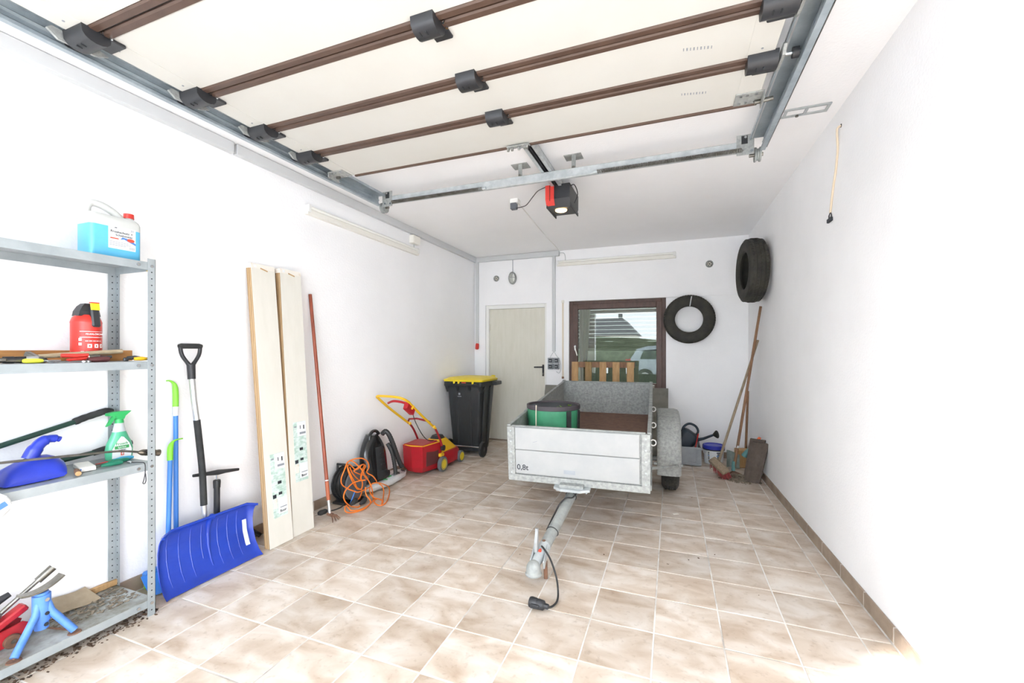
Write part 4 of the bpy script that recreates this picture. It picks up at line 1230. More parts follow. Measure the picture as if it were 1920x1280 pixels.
for nm in ('jack_stand', 'trolley_jack', 'wheel_wrench', 'bike_tool', 'cardboard_scrap', 'wood_offcut', 'shelf_dirt'):
    bpy.data.objects[nm].location.z -= .026

# ================================================================ leaning along the left wall
# ---- snow shovel
t = thing('snow_shovel', 'wide blue snow shovel with D grip leaning on the left wall', 'shovel', (-2.60, 1.77, 0))
SP = [(0, -2.560, .004), (.10, -2.600, .030), (.25, -2.645, .085), (.45, -2.682, .160), (.65, -2.700, .230), (.82, -2.703, .285), (.93, -2.694, .318), (1.0, -2.676, .330)]
def sprof(v):
    for (a, x0, z0), (c, x1, z1) in zip(SP, SP[1:]):
        if v <= c:
            k = (v - a) / (c - a)
            return x0 + (x1 - x0) * k, z0 + (z1 - z0) * k
    return SP[-1][1:]
def sblade(u, v):
    x, z = sprof(v)
    e = abs(2 * u - 1)
    fl_ = max(0, (e - .90) / .10)
    x += .030 * fl_ ** 1.5 * (1 - .6 * (1 - v))
    zt = z * (1 - .055 * max(0, (e - .80) / .20) ** 2 * v)
    y = 1.482 + .575 * u + .045 * (v - .5) * (0) + .04 * v * 1.0
    return (x, y, zt)
bl = MB(); bl.sheet(sblade, 40, 24, -.004); blade = bl.build('blade', 'shovel_blue', t, sharp=60)
for u in (.10, .21, .32, .43, .60, .71, .82):
    vs0 = .12 if u not in (.43,) else .30
    pts = []
    for k in range(15):
        v = vs0 + (.86 - vs0) * k / 14
        p = sblade(u, v); pts.append((p[0] + .002, p[1], p[2]))
    MB().tube(pts, .0042, 6).build('rib', 'shovel_blue', blade)
pts = []
for k in range(15):
    v = .16 + .84 * k / 14
    p = sblade(.5, v); pts.append((p[0] + .003, p[1], p[2]))
MB().tube(pts, [.004 + .015 * k / 14 for k in range(15)], 10).build('socket_spine', 'shovel_blue', blade)
st = MB(); st.sheet(lambda u, v: tuple(Vector(sblade(.885 + .05 * u, .22 + .42 * v)) + Vector((.0085, 0, 0))), 3, 12, .001); st.build('sticker', 'label_white', blade)
pts = []
for k in range(11):
    p = sblade(k / 10, 1.0); pts.append((p[0], p[1], p[2]))
MB().tube(pts, .008, 8).build('top_rim', 'shovel_blue', blade)
hpts = [(-2.705, 1.795, .300), (-2.718, 1.792, .36), (-2.722, 1.790, .41), (-2.735, 1.786, .60), (-2.748, 1.779, .78), (-2.752, 1.772, .92)]
MB().tube(smooth_path([(-2.722, 1.796, .27), (-2.722, 1.793, .34), (-2.724, 1.790, .41)], 3), .0155, 12).build('shaft', 'alu', t)
MB().tube(smooth_path([(-2.722, 1.790, .40), (-2.735, 1.790, .60), (-2.748, 1.779, .80), (-2.756, 1.770, .93)], 5), .0185, 12).build('foam_sleeve', 'black_rubber', t)
MB().tube(smooth_path([(-2.756, 1.770, .925), (-2.764, 1.758, 1.06), (-2.770, 1.752, 1.17), (-2.772, 1.750, 1.20)], 5), .0165, 12).build('shaft', 'alu', t)
g = MB().tube([(-2.772, 1.750, 1.185), (-2.775, 1.748, 1.275)], [.021, .023], 12).build('grip_socket', 'black_plastic', t)
MB().tube(smooth_path([(-2.775, 1.745, 1.262), (-2.778, 1.700, 1.330), (-2.780, 1.690, 1.385)], 4), [.015, .013, .011, .011, .011, .011, .011, .011, .012], 10).build('grip_arm', 'black_plastic', g)
MB().tube(smooth_path([(-2.775, 1.752, 1.262), (-2.778, 1.796, 1.330), (-2.780, 1.806, 1.385)], 4), [.015, .013, .011, .011, .011, .011, .011, .011, .012], 10).build('grip_arm', 'black_plastic', g)
MB().tube([(-2.780, 1.682, 1.386), (-2.780, 1.695, 1.388), (-2.780, 1.80, 1.388), (-2.780, 1.814, 1.386)], [.013, .016, .016, .013], 12).build('grip_bar', 'black_rubber', g)

# ---- long handled broom and dustpan set
t = thing('long_broom', 'tall blue pole broom with lime hooked end left of the snow shovel', 'broom', (-2.80, 1.68, 0))
MB().tube([(-2.792, 1.675, .09), (-2.822, 1.690, 1.02)], .0125, 12).build('pole', 'pole_blue', t)
MB().tube([(-2.8185, 1.688, .965), (-2.8222, 1.690, 1.03)], .0131, 12).build('pole_label', 'label_white', t)
MB().tube(smooth_path([(-2.822, 1.690, 1.02), (-2.825, 1.692, 1.10), (-2.825, 1.685, 1.155), (-2.824, 1.660, 1.178), (-2.824, 1.640, 1.180)], 4), [.0155] * 6 + [.0145, .013, .011, .009, .007, .006, .005, .004, .004, .004, .004], 10).build('hook_end', 'lime', t)
MB().box((-2.795, 1.62, .085), (.05, .22, .035), bev=.008).build('brush_head', 'pole_blue', t)
mb = MB()
for q in range(60):
    y = 1.52 + .20 * (q % 20) / 19; x = -2.812 + .016 * (q // 20)
    mb.cyl((x, y, .068), (x + random.uniform(-.006, .006), y + random.uniform(-.012, .012), .004), .003, n=5)
mb.build('bristles', 'lime', t, kind='stuff')
t = thing('long_dustpan', 'shorter blue pole dustpan with lime hooked end beside the shelf post', 'dustpan', (-2.74, 1.6, 0))
MB().tube([(-2.745, 1.600, .09), (-2.788, 1.640, .72)], .0125, 12).build('pole', 'pole_blue', t)
MB().tube(smooth_path([(-2.787, 1.639, .71), (-2.792, 1.642, .77), (-2.794, 1.652, .805), (-2.794, 1.672, .822), (-2.794, 1.712, .824)], 4), [.0155] * 6 + [.0145, .013, .011, .009, .007, .006, .005, .004, .004, .004, .004], 10).build('hook_end', 'lime', t)
MB().sheet(lambda u, v: (-2.73 + .075 * v - .02 * (1 - v), 1.47 + .22 * u, .012 + .085 * (1 - v) ** 1.6 + .010 * abs(2 * u - 1) ** 4), 12, 10, .004).build('pan', 'pole_blue', t)

# ---- floor pump
t = thing('floor_pump', 'black bicycle floor pump with T handle behind the snow shovel', 'pump', (-2.76, 1.905, 0))
MB().tube([(-2.775, 1.76, .585), (-2.770, 1.85, .575), (-2.768, 1.905, .568), (-2.766, 1.96, .563), (-2.762, 2.045, .552)], [.009, .013, .018, .013, .009], 10).build('handle', 'black_plastic', t)
MB().cyl((-2.768, 1.902, .575), (-2.768, 1.902, .49), .005, n=8).build('rod', 'chrome', t)
MB().lathe([(.0, .0), (.020, .0), (.022, .04), (.020, .05), (.0, .055)], 16, Matrix.Translation((-2.768, 1.902, .470))).build('cap', 'vac_matte', t)
MB().cyl((-2.768, 1.902, .03), (-2.768, 1.902, .48), .018, n=16).build('barrel', 'black_plastic', t)
MB().box((-2.768, 1.902, .016), (.08, .20, .03), bev=.008).build('foot', 'black_plastic', t)

# ---- two wrapped boards
def board(name, label, y0, y1, xb, xt, zt, th, lab_z, top_y):
    t = thing(name, label, 'board', ((xb + xt) / 2, (y0 + y1) / 2, 0), group='wrapped boards')
    def P(y, k, off):     # k 0 bottom .. 1 top ; off depth behind the front face
        return (xb + (xt - xb) * k - off, y + top_y * k, zt * k)
    def slab(nm, m, ya, yb, k0, k1, o0, o1):
        mb = MB()
        v = [P(ya, k0, o0), P(yb, k0, o0), P(yb, k0, o1), P(ya, k0, o1), P(ya, k1, o0), P(yb, k1, o0), P(yb, k1, o1), P(ya, k1, o1)]
        mb.add(v, [(0, 3, 2, 1), (4, 5, 6, 7), (0, 1, 5, 4), (1, 2, 6, 5), (2, 3, 7, 6), (3, 0, 4, 7)])
        return mb.build(nm, m, t)
    slab('face_sheet', 'board_white', y0, y1, .001, .985, 0, .003)
    n_ = 5
    for q in range(n_):
        a = .003 + (th - .003) * q / n_; c = .003 + (th - .003) * (q + 1) / n_ - .0008
        slab('plank', 'wood_ply' if q % 2 else 'wood_ply_dark', y0 + .001 * (q % 2), y1, .001, .984, a, c)
    slab('film_end', 'wrap_film', y0 - .001, y1 + .001, .975, .992, -.001, th + .001)
    MB().box(P(y0 + .03, .983, -.002), (.003, .02, .018), bev=.001).build('torn_film', 'label_white', t)
    MB().box(P(y0 + .10, .974, -.002), (.002, .06, .008), rot=(-.25, 0, 0)).build('torn_film', 'wood_pallet', t)
    # sticker: green strip and white field with print
    def patch(m, ya, yb, za, zb, off):
        mb = MB()
        v = [P(ya, za / zt, off), P(yb, za / zt, off), P(yb, zb / zt, off), P(ya, zb / zt, off)]
        w_ = [P(ya, za / zt, off + .001), P(yb, za / zt, off + .001), P(yb, zb / zt, off + .001), P(ya, zb / zt, off + .001)]
        mb.add(v + w_, [(0, 1, 2, 3), (7, 6, 5, 4), (0, 4, 5, 1), (1, 5, 6, 2), (2, 6, 7, 3), (3, 7, 4, 0)])
        return mb, m
    yc = y0 + .045
    mb, m = patch('label_green', yc, yc + .115, lab_z, lab_z + .44, -.001); lab = mb.build('label', 'label_green', t)
    mb, m = patch('label_white', yc + .040, yc + .1155, lab_z + .02, lab_z + .13, -.0016); mb.build('label_field', 'label_white', lab)
    mb, m = patch('label_white', yc + .034, yc + .1155, lab_z + .33, lab_z + .438, -.0016); mb.build('label_field', 'label_white', lab)
    for ya, yb, za, zb, mm in ((.048, .078, .225, .245, 'ink'), (.002, .030, .135, .160, 'ink'), (.050, .078, .150, .168, 'ink'), (.002, .034, .065, .13, 'ink_red'), (.06, .066, .385, .41, 'ink'), (.090, .10, .38, .41, 'ink'), (.055, .11, .345, .36, 'ink_soft'), (.055, .11, .06, .066, 'ink_soft'), (.008, .028, .40, .41, 'ink_soft')):
        mb, m = patch(mm, yc + ya, yc + yb, lab_z + za, lab_z + zb, -.0022); mb.build('label_print', 'wrap_film' if mm == 'ink_red' else mm, lab)
    lettering('label_print', 'floor', .026, 'ink', lab, frame(P(yc + .078, (lab_z + .038) / zt, -.0025), (0, 1, .05), ((xt - xb) / zt, 0, 1)))
    return t
board('wrapped_board', 'white film wrapped board pack with the lower label, nearer the snow shovel', 2.122, 2.312, -2.562, -2.792, 2.0, .050, .19, .035)
board('wrapped_board', 'white film wrapped board pack with the higher label, nearer the red pole', 2.322, 2.512, -2.572, -2.778, 2.0, .050, .38, .062)
one('hose_fitting', MB().lathe([(.0, 0), (.014, .0), (.016, .02), (.010, .03), (.018, .035), (.018, .06), (.0, .065)], 14, AX((-2.80, 2.12, .10), (.5, -1, .2))), 'red_bright', 'small red hose fitting on the floor behind the first wrapped board', 'hose fitting')
one('floor_clamp', MB().tube([(-2.79, 2.05, .10), (-2.80, 2.16, .09), (-2.78, 2.22, .03)], .016, 10), 'black_plastic', 'black bar on the floor behind the wrapped boards', 'bar')

# ---- red pole with cultivator
t = thing('garden_cultivator', 'long red wooden pole with a small cultivator head leaning on the left wall', 'cultivator', (-2.57, 2.68, 0))
pb, pt = Vector((-2.575, 2.672, .06)), Vector((-2.832, 2.724, 1.83))
PP = lambda k: pb + (pt - pb) * k
MB().tube([PP(.13), PP(1.0)], [.0145, .0135], 12).build('pole', 'red_pole', t)
MB().tube([PP(.055), PP(.135)], .0150, 12).build('collar', 'collar_brown', t)
MB().tube([PP(-.01), PP(.06)], .0125, 12).build('ferrule', 'alu', t)
MB().tube([PP(.14), PP(.145)], .0147, 12).build('pole_label', 'label_white', t)
hd = MB().box((-2.567, 2.672, .046), (.05, .035, .02), rot=(0, .3, .3), bev=.004).build('head', 'rust', t)
for a in (-.6, -.1, .4, .9):
    MB().tube([(-2.565, 2.672, .045), (-2.545 + .02 * math.cos(a), 2.672 + .035 * math.sin(a), .035), (-2.525 + .03 * math.cos(a), 2.665 + .065 * math.sin(a), .005)], [.008, .006, .003], 6).build('tine', 'rust', hd)

# ---- cable reel with orange extension lead
t = thing('cable_reel', 'black cable reel standing on the floor beside the orange extension lead', 'cable reel', (-2.70, 3.06, 0))
rc_ = (-2.70, 3.065, .170)
MB().lathe([(.03, 0), (.145, 0), (.150, .006), (.145, .012), (.03, .012)], 32, AX((-2.800, rc_[1], rc_[2]), (1, 0, 0)), closed=True).build('back_flange', 'black_plastic', t)
MB().lathe([(0, 0), (.135, 0), (.142, .006), (.135, .014), (.05, .020), (0, .020)], 32, AX((-2.655, rc_[1], rc_[2]), (1, 0, 0))).build('front_flange', 'grey_foam', t)
for k in range(9):
    x = -2.782 + .0145 * k
    rr = .130 + .006 * math.sin(k * 2.1)
    MB().tube([(x + .004 * math.sin(3 * a * math.pi / 16), rc_[1] + rr * math.cos(a * math.pi / 16), rc_[2] + rr * math.sin(a * math.pi / 16)) for a in range(32)], .0085, 8, closed=True).build('cable_turn', 'black_rubber', t)
MB().tube([(-2.80, 3.0, .02), (-2.80, 3.00, .30), (-2.80, 3.0, .345), (-2.70, 2.99, .35), (-2.64, 2.99, .345)], .011, 10).build('frame', 'black_plastic', t)
MB().box((-2.72, 3.06, .012), (.19, .22, .02), bev=.005).build('foot', 'black_plastic', t)
MB().tube(smooth_path([(-2.66, 2.95, .04), (-2.62, 2.85, .035), (-2.62, 2.76, .04), (-2.64, 2.68, .05)], 5), .006, 8).build('lead', 'black_rubber', t)
pg = MB().tube([(-2.66, 2.64, .05), (-2.655, 2.655, .05), (-2.645, 2.70, .05), (-2.64, 2.715, .05)], [.014, .021, .020, .010], 12).build('plug', 'black_rubber', t)
for q in (-.009, .009):
    MB().cyl((-2.66, 2.64, .05 + q), (-2.666, 2.612, .05 + q), .0024, n=6).build('pin', 'chrome', pg)
def ray(u, v):
    a = (u - 960) / 794.65; bq = -(v - 657.15) / 794.65
    c_, s_ = math.cos(.36041), math.sin(.36041)
    return Vector((-s_ + a * c_, c_ + a * s_, bq))
def heap(pts, x0, ph):
    out = []
    for k, (zx, zy) in enumerate(pts):
        r_ = ray(600 + zx * .1328, 820 + zy * .1328)
        x = x0 + .022 * math.sin(k * 1.3 + ph)
        q = r_ * (x / r_.x) + Vector((0, 0, 1.36))
        if q.z < .012:
            q = r_ * ((.010 - 1.36) / r_.z) + Vector((0, 0, 1.36))
            q.z = .010
        out.append(q)
    return smooth_path(out, 5)
A_ = [(375, 370), (340, 470), (300, 580), (310, 660), (370, 710), (460, 750), (540, 770), (640, 730), (710, 690), (690, 620), (640, 560), (600, 470), (540, 400), (450, 330), (380, 360), (400, 450), (440, 540), (490, 630), (520, 700), (580, 730), (600, 650), (580, 560), (610, 480), (640, 400), (600, 380), (540, 440), (480, 470), (540, 510), (640, 540), (680, 600), (720, 680), (740, 760), (750, 850), (780, 930), (850, 960), (920, 930), (960, 860), (980, 770), (970, 700), (900, 660), (820, 640), (740, 650), (700, 720), (720, 800), (770, 850), (840, 870), (890, 900), (870, 940), (890, 860), (900, 760), (880, 690), (830, 650)]
B_ = [(640, 600), (560, 610), (470, 640), (400, 700), (350, 770), (335, 850), (370, 920), (440, 970), (540, 980), (560, 960)]
C_ = [(355, 440), (400, 340), (500, 300), (600, 295), (670, 340), (690, 420), (660, 480), (680, 510), (740, 540), (790, 600), (800, 640)]
D_ = [(640, 700), (650, 800), (700, 870), (710, 920), (650, 990), (540, 1040), (440, 1060), (370, 1050), (350, 1010), (370, 960), (400, 990), (440, 1030), (560, 1020), (680, 960), (740, 900), (800, 870)]
E_ = [(420, 420), (470, 520), (560, 600), (580, 520), (610, 430), (620, 380), (560, 400), (500, 450), (420, 380), (390, 430), (430, 560), (520, 720), (590, 740), (560, 850), (510, 880)]
t = thing('extension_lead', 'tangled orange extension lead heaped over the black cable reel', 'extension lead', (-2.56, 3.0, 0))
for q, (pl_, x0) in enumerate(((A_, -2.560), (B_, -2.535), (C_, -2.585), (D_, -2.52), (E_, -2.60))):
    MB().tube(heap(pl_, x0, q * 1.7), .0052, 8).build('orange_loop', 'orange_cord', t)
for (zx, zy, x0) in ((470, 915, -2.55), (605, 905, -2.54)):
    r_ = ray(600 + zx * .1328, 820 + zy * .1328); q = r_ * (x0 / r_.x) + Vector((0, 0, 1.36)); q.z = max(q.z, .024)
    MB().tube([q + Vector((0, -.035, -.01)), q, q + Vector((0, .03, .012)), q + Vector((0, .045, .016))], [.010, .022, .021, .009], 12).build('connector', 'black_rubber', t)
MB().tube([(-2.60, 2.93, .03), (-2.585, 2.98, .14)], .005, 6).build('blue_tag', 'pole_blue', t)

# ---- sack and vacuum cleaner
t = thing('soil_sack', 'white printed plastic sack lying on the floor under the vacuum cleaner', 'sack', (-2.70, 3.58, 0))
rings = []
for k in range(15):
    v = k / 14
    e = math.sin(math.pi * min(1, max(0, (v * .94 + .03)))) ** .35
    ring = []
    for a in range(20):
        w_ = 2 * math.pi * a / 20
        cxx, szz = math.cos(w_), math.sin(w_)
        ring.append((-2.725 + .115 * e * math.copysign(abs(cxx) ** .7, cxx) + .006 * math.sin(5 * v * 6 + a), 3.235 + .63 * v + .012 * math.sin(a * 1.1), .052 + .050 * e * math.copysign(abs(szz) ** .8, szz) + .004 * math.sin(a * 2 + k)))
    rings.append(ring)
MB().loft(rings).build('sack', 'bag_white', t)
for k, (y, x, m) in enumerate(((3.55, -2.66, 'ink_green'), (3.60, -2.64, 'ink_soft'), (3.68, -2.645, 'ink'), (3.76, -2.64, 'ink'), (3.45, -2.635, 'ink_green'))):
    MB().box((x, y, .1015), (.035, .05, .006), rot=(0, .25, .3 * k)).build('sack_print', m, t)
t = thing('vacuum_cleaner', 'glossy black vacuum cleaner standing upright on the white sack', 'vacuum cleaner', (-2.70, 3.40, .10))
rings = []
for k in range(13):
    v = k / 12
    z = .105 + .435 * v
    hw = .165 * (1 - max(0, (v - .45) / .55) ** 2.4 * .72)
    hd_ = .085 * (1 - .35 * v)
    xm = -2.715 - .035 * v
    ring = []
    for a in range(24):
        w_ = 2 * math.pi * a / 24
        cxx, syy = math.cos(w_), math.sin(w_)
        ring.append((xm + hd_ * math.copysign(abs(cxx) ** .75, cxx), 3.40 + hw * math.copysign(abs(syy) ** .75, syy), z))
    rings.append(ring)
bd = MB().loft(rings).build('body', 'vac_black', t)
MB().sheet(lambda u, v: (-2.628 - .050 * v + .012 * math.sin(math.pi * u), 3.345 + .150 * u * (1 - .25 * v) + .02 * v, .125 + .30 * v), 8, 10, .012).build('front_panel', 'vac_matte', t)
for k, z in enumerate((.20, .26, .315, .36)):
    MB().box((-2.615 - .010 * k, 3.415, z), (.010, .07 - .01 * k, .008), rot=(0, -.2, 0)).build('vent_slot', 'dark_hole', t)
MB().tube(smooth_path([(-2.72, 3.33, .50), (-2.725, 3.345, .548), (-2.73, 3.39, .572), (-2.73, 3.44, .568), (-2.725, 3.475, .535)], 5), .016, 10).build('carry_handle', 'vac_black', t)
hp = smooth_path([(-2.68, 3.47, .535), (-2.645, 3.475, .565), (-2.615, 3.49, .53), (-2.60, 3.53, .44), (-2.59, 3.57, .34), (-2.585, 3.62, .235), (-2.585, 3.66, .175)], 8)
MB().tube(hp, [.022 + .0022 * (i % 2) for i in range(len(hp))], 12).build('hose', 'vac_matte', t)
hp = smooth_path([(-2.64, 3.50, .44), (-2.605, 3.52, .36), (-2.59, 3.535, .27), (-2.585, 3.55, .175), (-2.585, 3.555, .125)], 8)
MB().tube(hp, [.019 + .0022 * (i % 2) for i in range(len(hp))], 12).build('hose', 'vac_matte', t)
for y in (3.29, 3.51):
    MB().lathe([(0, 0), (.035, 0), (.035, .02), (0, .024)], 16, AX((-2.66, y, .14), (1, 0, 0))).build('wheel', 'vac_matte', t)

# ---- electric mower
t = thing('lawn_mower', 'red electric lawn mower with folded yellow handle by the left wall', 'lawn mower', (-2.60, 4.2, 0))
MB().loft([[(x, y, z) for x, y in pl_] for z, pl_ in ((.045, [(-2.71, 3.95), (-2.61, 3.92), (-2.51, 3.93), (-2.455, 4.22), (-2.76, 4.22)]), (.10, [(-2.74, 3.925), (-2.62, 3.895), (-2.49, 3.905), (-2.445, 4.23), (-2.77, 4.23)]), (.335, [(-2.745, 3.905), (-2.62, 3.875), (-2.485, 3.890), (-2.44, 4.20), (-2.775, 4.20)]))], smooth=False).build('grass_box', 'red_plastic', t)
MB().box((-2.608, 4.045, .340), (.25, .29, .014), bev=.005).build('box_lid', 'red_plastic', t)
MB().tube([(-2.735, 3.91, .336), (-2.62, 3.878, .336), (-2.487, 3.893, .336), (-2.443, 4.20, .336)], .006, 6).build('box_lid_edge', 'yellow', t)
MB().box((-2.468, 4.06, .20), (.010, .21, .19), rot=(0, 0, -.14), bev=.002).build('box_grille', 'dark_red', t)
rings = []
for z, f in ((.045, 1.0), (.07, 1.04), (.15, 1.0), (.185, .90)):
    ring = []
    for a in range(24):
        w_ = 2 * math.pi * a / 24
        cxx, syy = math.cos(w_), math.sin(w_)
        ring.append((-2.605 + .175 * f * math.copysign(abs(cxx) ** .6, cxx), 4.46 + .26 * f * math.copysign(abs(syy) ** .6, syy), z))
    rings.append(ring)
MB().loft(rings, smooth=True).build('deck', 'red_plastic', t)
MB().loft([rrect(-2.605, 4.46, .13, .20, .04, .18), rrect(-2.605, 4.44, .12, .17, .05, .225), rrect(-2.605, 4.40, .10, .11, .05, .30), rrect(-2.605, 4.40, .085, .09, .05, .325)]).build('motor_cover', 'yellow', t)
MB().loft([rrect(-2.605, 4.40, .075, .08, .04, .32), rrect(-2.605, 4.40, .055, .06, .04, .36)]).build('motor_cap', 'black_plastic', t)
for x, y, rr in ((-2.415, 4.19, .085), (-2.795, 4.19, .085), (-2.425, 4.64, .070), (-2.785, 4.64, .070)):
    sg = 1 if x > -2.6 else -1
    wl = MB().lathe([(.05, 0), (rr - .006, 0), (rr, .006), (rr, .036), (rr - .006, .042), (.05, .042)], 28, AX((x - sg * .021, y, rr + .001), (sg, 0, 0)), closed=True).build('wheel', 'grey_foam', t)
    MB().lathe([(0, .004), (rr * .70, .004), (rr * .78, .036), (rr * .7, .044), (rr * .6, .040), (0, .044)], 24, AX((x - sg * .021, y, rr + .001), (sg, 0, 0))).build('hub', 'yellow_wheel', wl)
MB().box((-2.44, 4.20, .185), (.05, .08, .04), bev=.01).build('height_lever', 'yellow', t)
MB().lathe([(0, 0), (.032, 0), (.032, .03), (0, .034)], 16, AX((-2.43, 4.20, .265), (1, 0, 0))).build('pivot_knob', 'black_plastic', t)
MB().tube(smooth_path([(-2.42, 4.20, .26), (-2.42, 4.15, .36), (-2.42, 4.085, .455), (-2.42, 4.03, .52), (-2.42, 3.985, .55)], 4), .0115, 10).build('lower_tube', 'mower_tube_red', t)
MB().tube(smooth_path([(-2.745, 4.24, .26), (-2.745, 4.18, .37), (-2.745, 4.11, .47), (-2.745, 4.05, .53), (-2.745, 4.00, .56)], 4), .0115, 10).build('lower_tube', 'mower_tube_red', t)
MB().tube([(-2.745, 4.01, .575), (-2.72, 3.99, .605), (-2.60, 3.96, .62), (-2.44, 3.93, .605), (-2.42, 3.94, .59)], .0105, 10).build('cross_tube', 'mower_tube_red', t)
MB().tube(smooth_path([(-2.42, 4.05, .505), (-2.42, 3.80, .67), (-2.42, 3.60, .81), (-2.42, 3.53, .86), (-2.44, 3.45, .90), (-2.52, 3.44, .912), (-2.68, 3.46, .912), (-2.735, 3.465, .905), (-2.745, 3.50, .88), (-2.745, 3.70, .745), (-2.745, 4.04, .54)], 6), .0125, 10).build('upper_handle', 'yellow', t)
MB().loft([[(-2.435 + a, 3.60 + c, .80 + e) for a, c, e in ((-.03, -.06, .05), (.02, -.06, .06), (.02, .05, -.03), (-.03, .05, -.03))], [(-2.435 + a, 3.60 + c, .80 + e) for a, c, e in ((-.03, -.09, -.01), (.02, -.09, 0), (.02, .02, -.085), (-.03, .02, -.085))]], smooth=False).build('switch_box', 'red_plastic', t)
MB().tube(smooth_path([(-2.44, 3.57, .83), (-2.50, 3.52, .855), (-2.58, 3.51, .86), (-2.66, 3.54, .835)], 4), .012, 8).build('switch_lever', 'red_plastic', t)
MB().box((-2.412, 3.60, .795), (.018, .05, .022), rot=(.6, 0, 0), bev=.005).build('switch_button', 'yellow', t)
for x, y, z in ((-2.415, 4.0, .535), (-2.735, 4.02, .55)):
    MB().lathe([(0, 0), (.016, 0), (.018, .012), (0, .02)], 10, AX((x, y, z), (.8, -.6, 0))).build('clamp_knob', 'yellow', t)
MB().tube(smooth_path([(-2.42, 3.61, .76), (-2.45, 3.68, .67), (-2.47, 3.80, .54), (-2.48, 3.92, .43), (-2.50, 4.05, .37), (-2.52, 4.20, .34), (-2.56, 4.30, .31)], 5), .0042, 6).build('power_lead', 'black_rubber', t)

# ---- wheelie bin
t = thing('wheelie_bin', 'black two wheeled bin with yellow lid in front of the cream door', 'bin', (-2.515, 5.12, 0))
def q4(x0, x1, y0, y1, z, r=.03):
    return rrect((x0 + x1) / 2, (y0 + y1) / 2, (x1 - x0) / 2, (y1 - y0) / 2, r, z)
MB().loft([q4(-2.70, -2.335, 4.965, 5.29, .055), q4(-2.705, -2.33, 4.96, 5.295, .07), q4(-2.76, -2.275, 4.905, 5.355, .90)]).build('body', 'bin_black', t)
MB().loft([q4(-2.785, -2.245, 4.865, 5.385, .90), q4(-2.79, -2.24, 4.86, 5.39, .91), q4(-2.79, -2.24, 4.86, 5.39, .955), q4(-2.78, -2.25, 4.87, 5.38, .96)]).build('rim', 'bin_black', t)
for x in (-2.755, -2.60, -2.43, -2.28):
    MB().loft([[(x + sx, y, z) for sx, y in ((-.018, yf), (.018, yf), (.018, 4.93), (-.018, 4.93))] for z, yf in ((.82, 4.92), (.905, 4.87))], smooth=False).build('gusset', 'bin_black', t)
for y in (5.0, 5.2):
    MB().loft([[(x, y + sy, z) for x, sy in ((xf, -.018), (xf, .018), (-2.29, .018), (-2.29, -.018))] for z, xf in ((.82, -2.28), (.905, -2.245))], smooth=False).build('gusset', 'bin_black', t)
for x in (-2.62, -2.42):
    MB().box((x, 4.935, .48), (.020, .012, .80), rot=(.062, 0, 0), bev=.005).build('body_rib', 'bin_black', t)
MB().box((-2.293, 5.02, .48), (.012, .030, .80), rot=(0, .062, 0), bev=.005).build('body_rib', 'bin_black', t)
MB().box((-2.293, 5.20, .48), (.012, .030, .80), rot=(0, .062, 0), bev=.005).build('body_rib', 'bin_black', t)
ld = MB().loft([q4(-2.80, -2.235, 4.855, 5.40, .962, .05), q4(-2.805, -2.23, 4.85, 5.405, .985, .05), q4(-2.75, -2.28, 4.92, 5.36, 1.012, .05), q4(-2.66, -2.37, 5.0, 5.28, 1.022, .05)]).build('lid', 'yellow_lid', t)
for x in (-2.625, -2.56, -2.36):
    MB().box((x, 4.846, .955), (.028, .02, .055), bev=.008).build('lid_clip', 'yellow_lid', ld)
MB().box((-2.30, 5.37, 1.01), (.05, .06, .03), bev=.01).build('lid_grip', 'yellow_lid', ld)
MB().box((-2.49, 4.855, .945), (.06, .012, .022), bev=.003).build('red_catch', 'ink_red', t)
MB().tube([(-2.70, 4.848, .93), (-2.28, 4.848, .93)], .013, 10).build('hinge_bar', 'bin_black', t)
MB().box((-2.215, 5.30, .925), (.06, .20, .05), bev=.008).build('side_handle', 'bin_black', t)
MB().cyl((-2.72, 4.93, .12), (-2.25, 4.93, .12), .010, n=10).build('axle', 'chrome', t)
for x in (-2.255, -2.735):
    wl = MB().lathe([(.03, 0), (.092, 0), (.100, .008), (.100, .032), (.092, .04), (.03, .04)], 28, AX((x - .02, 4.93, .102), (1, 0, 0)), closed=True).build('wheel', 'black_rubber', t)
    MB().lathe([(0, .006), (.06, .010), (.065, .036), (0, .040)], 20, AX((x - .02, 4.93, .102), (1, 0, 0))).build('hub', 'bin_black', wl)
MB().box((-2.575, 4.898, .800), (.026, .004, .028), rot=(.062, 0, 0), bev=.001).build('emblem', 'grey_plastic', t)
MB().box((-2.575, 4.900, .768), (.055, .003, .008), rot=(.062, 0, 0)).build('emblem', 'grey_plastic', t)

# ================================================================ trailer
TR = thing('car_trailer', 'galvanised single axle car trailer with white front board in the middle of the garage', 'trailer', (-.70, 4.45, .285), (R(5.35), 0, R(2.05)))
TM = WM[TR.name]
def L(x, y, z):      # trailer coordinates -> world
    return TM @ Vector((x, y, z))
def tb(name, m, c, d, parent=TR, bev=.003, rot=None):
    return MB().box(c, d, bev=bev, rot=rot, M=TM).build(name, m, parent)
YFt, YRt, ZB, ZT = -1.395, .675, .238, .640
HW = .512
tb('floor_board', 'trailer_floor', (0, (YFt + YRt) / 2, ZB + .035), (2 * HW - .03, YRt - YFt - .03, .015), bev=0)
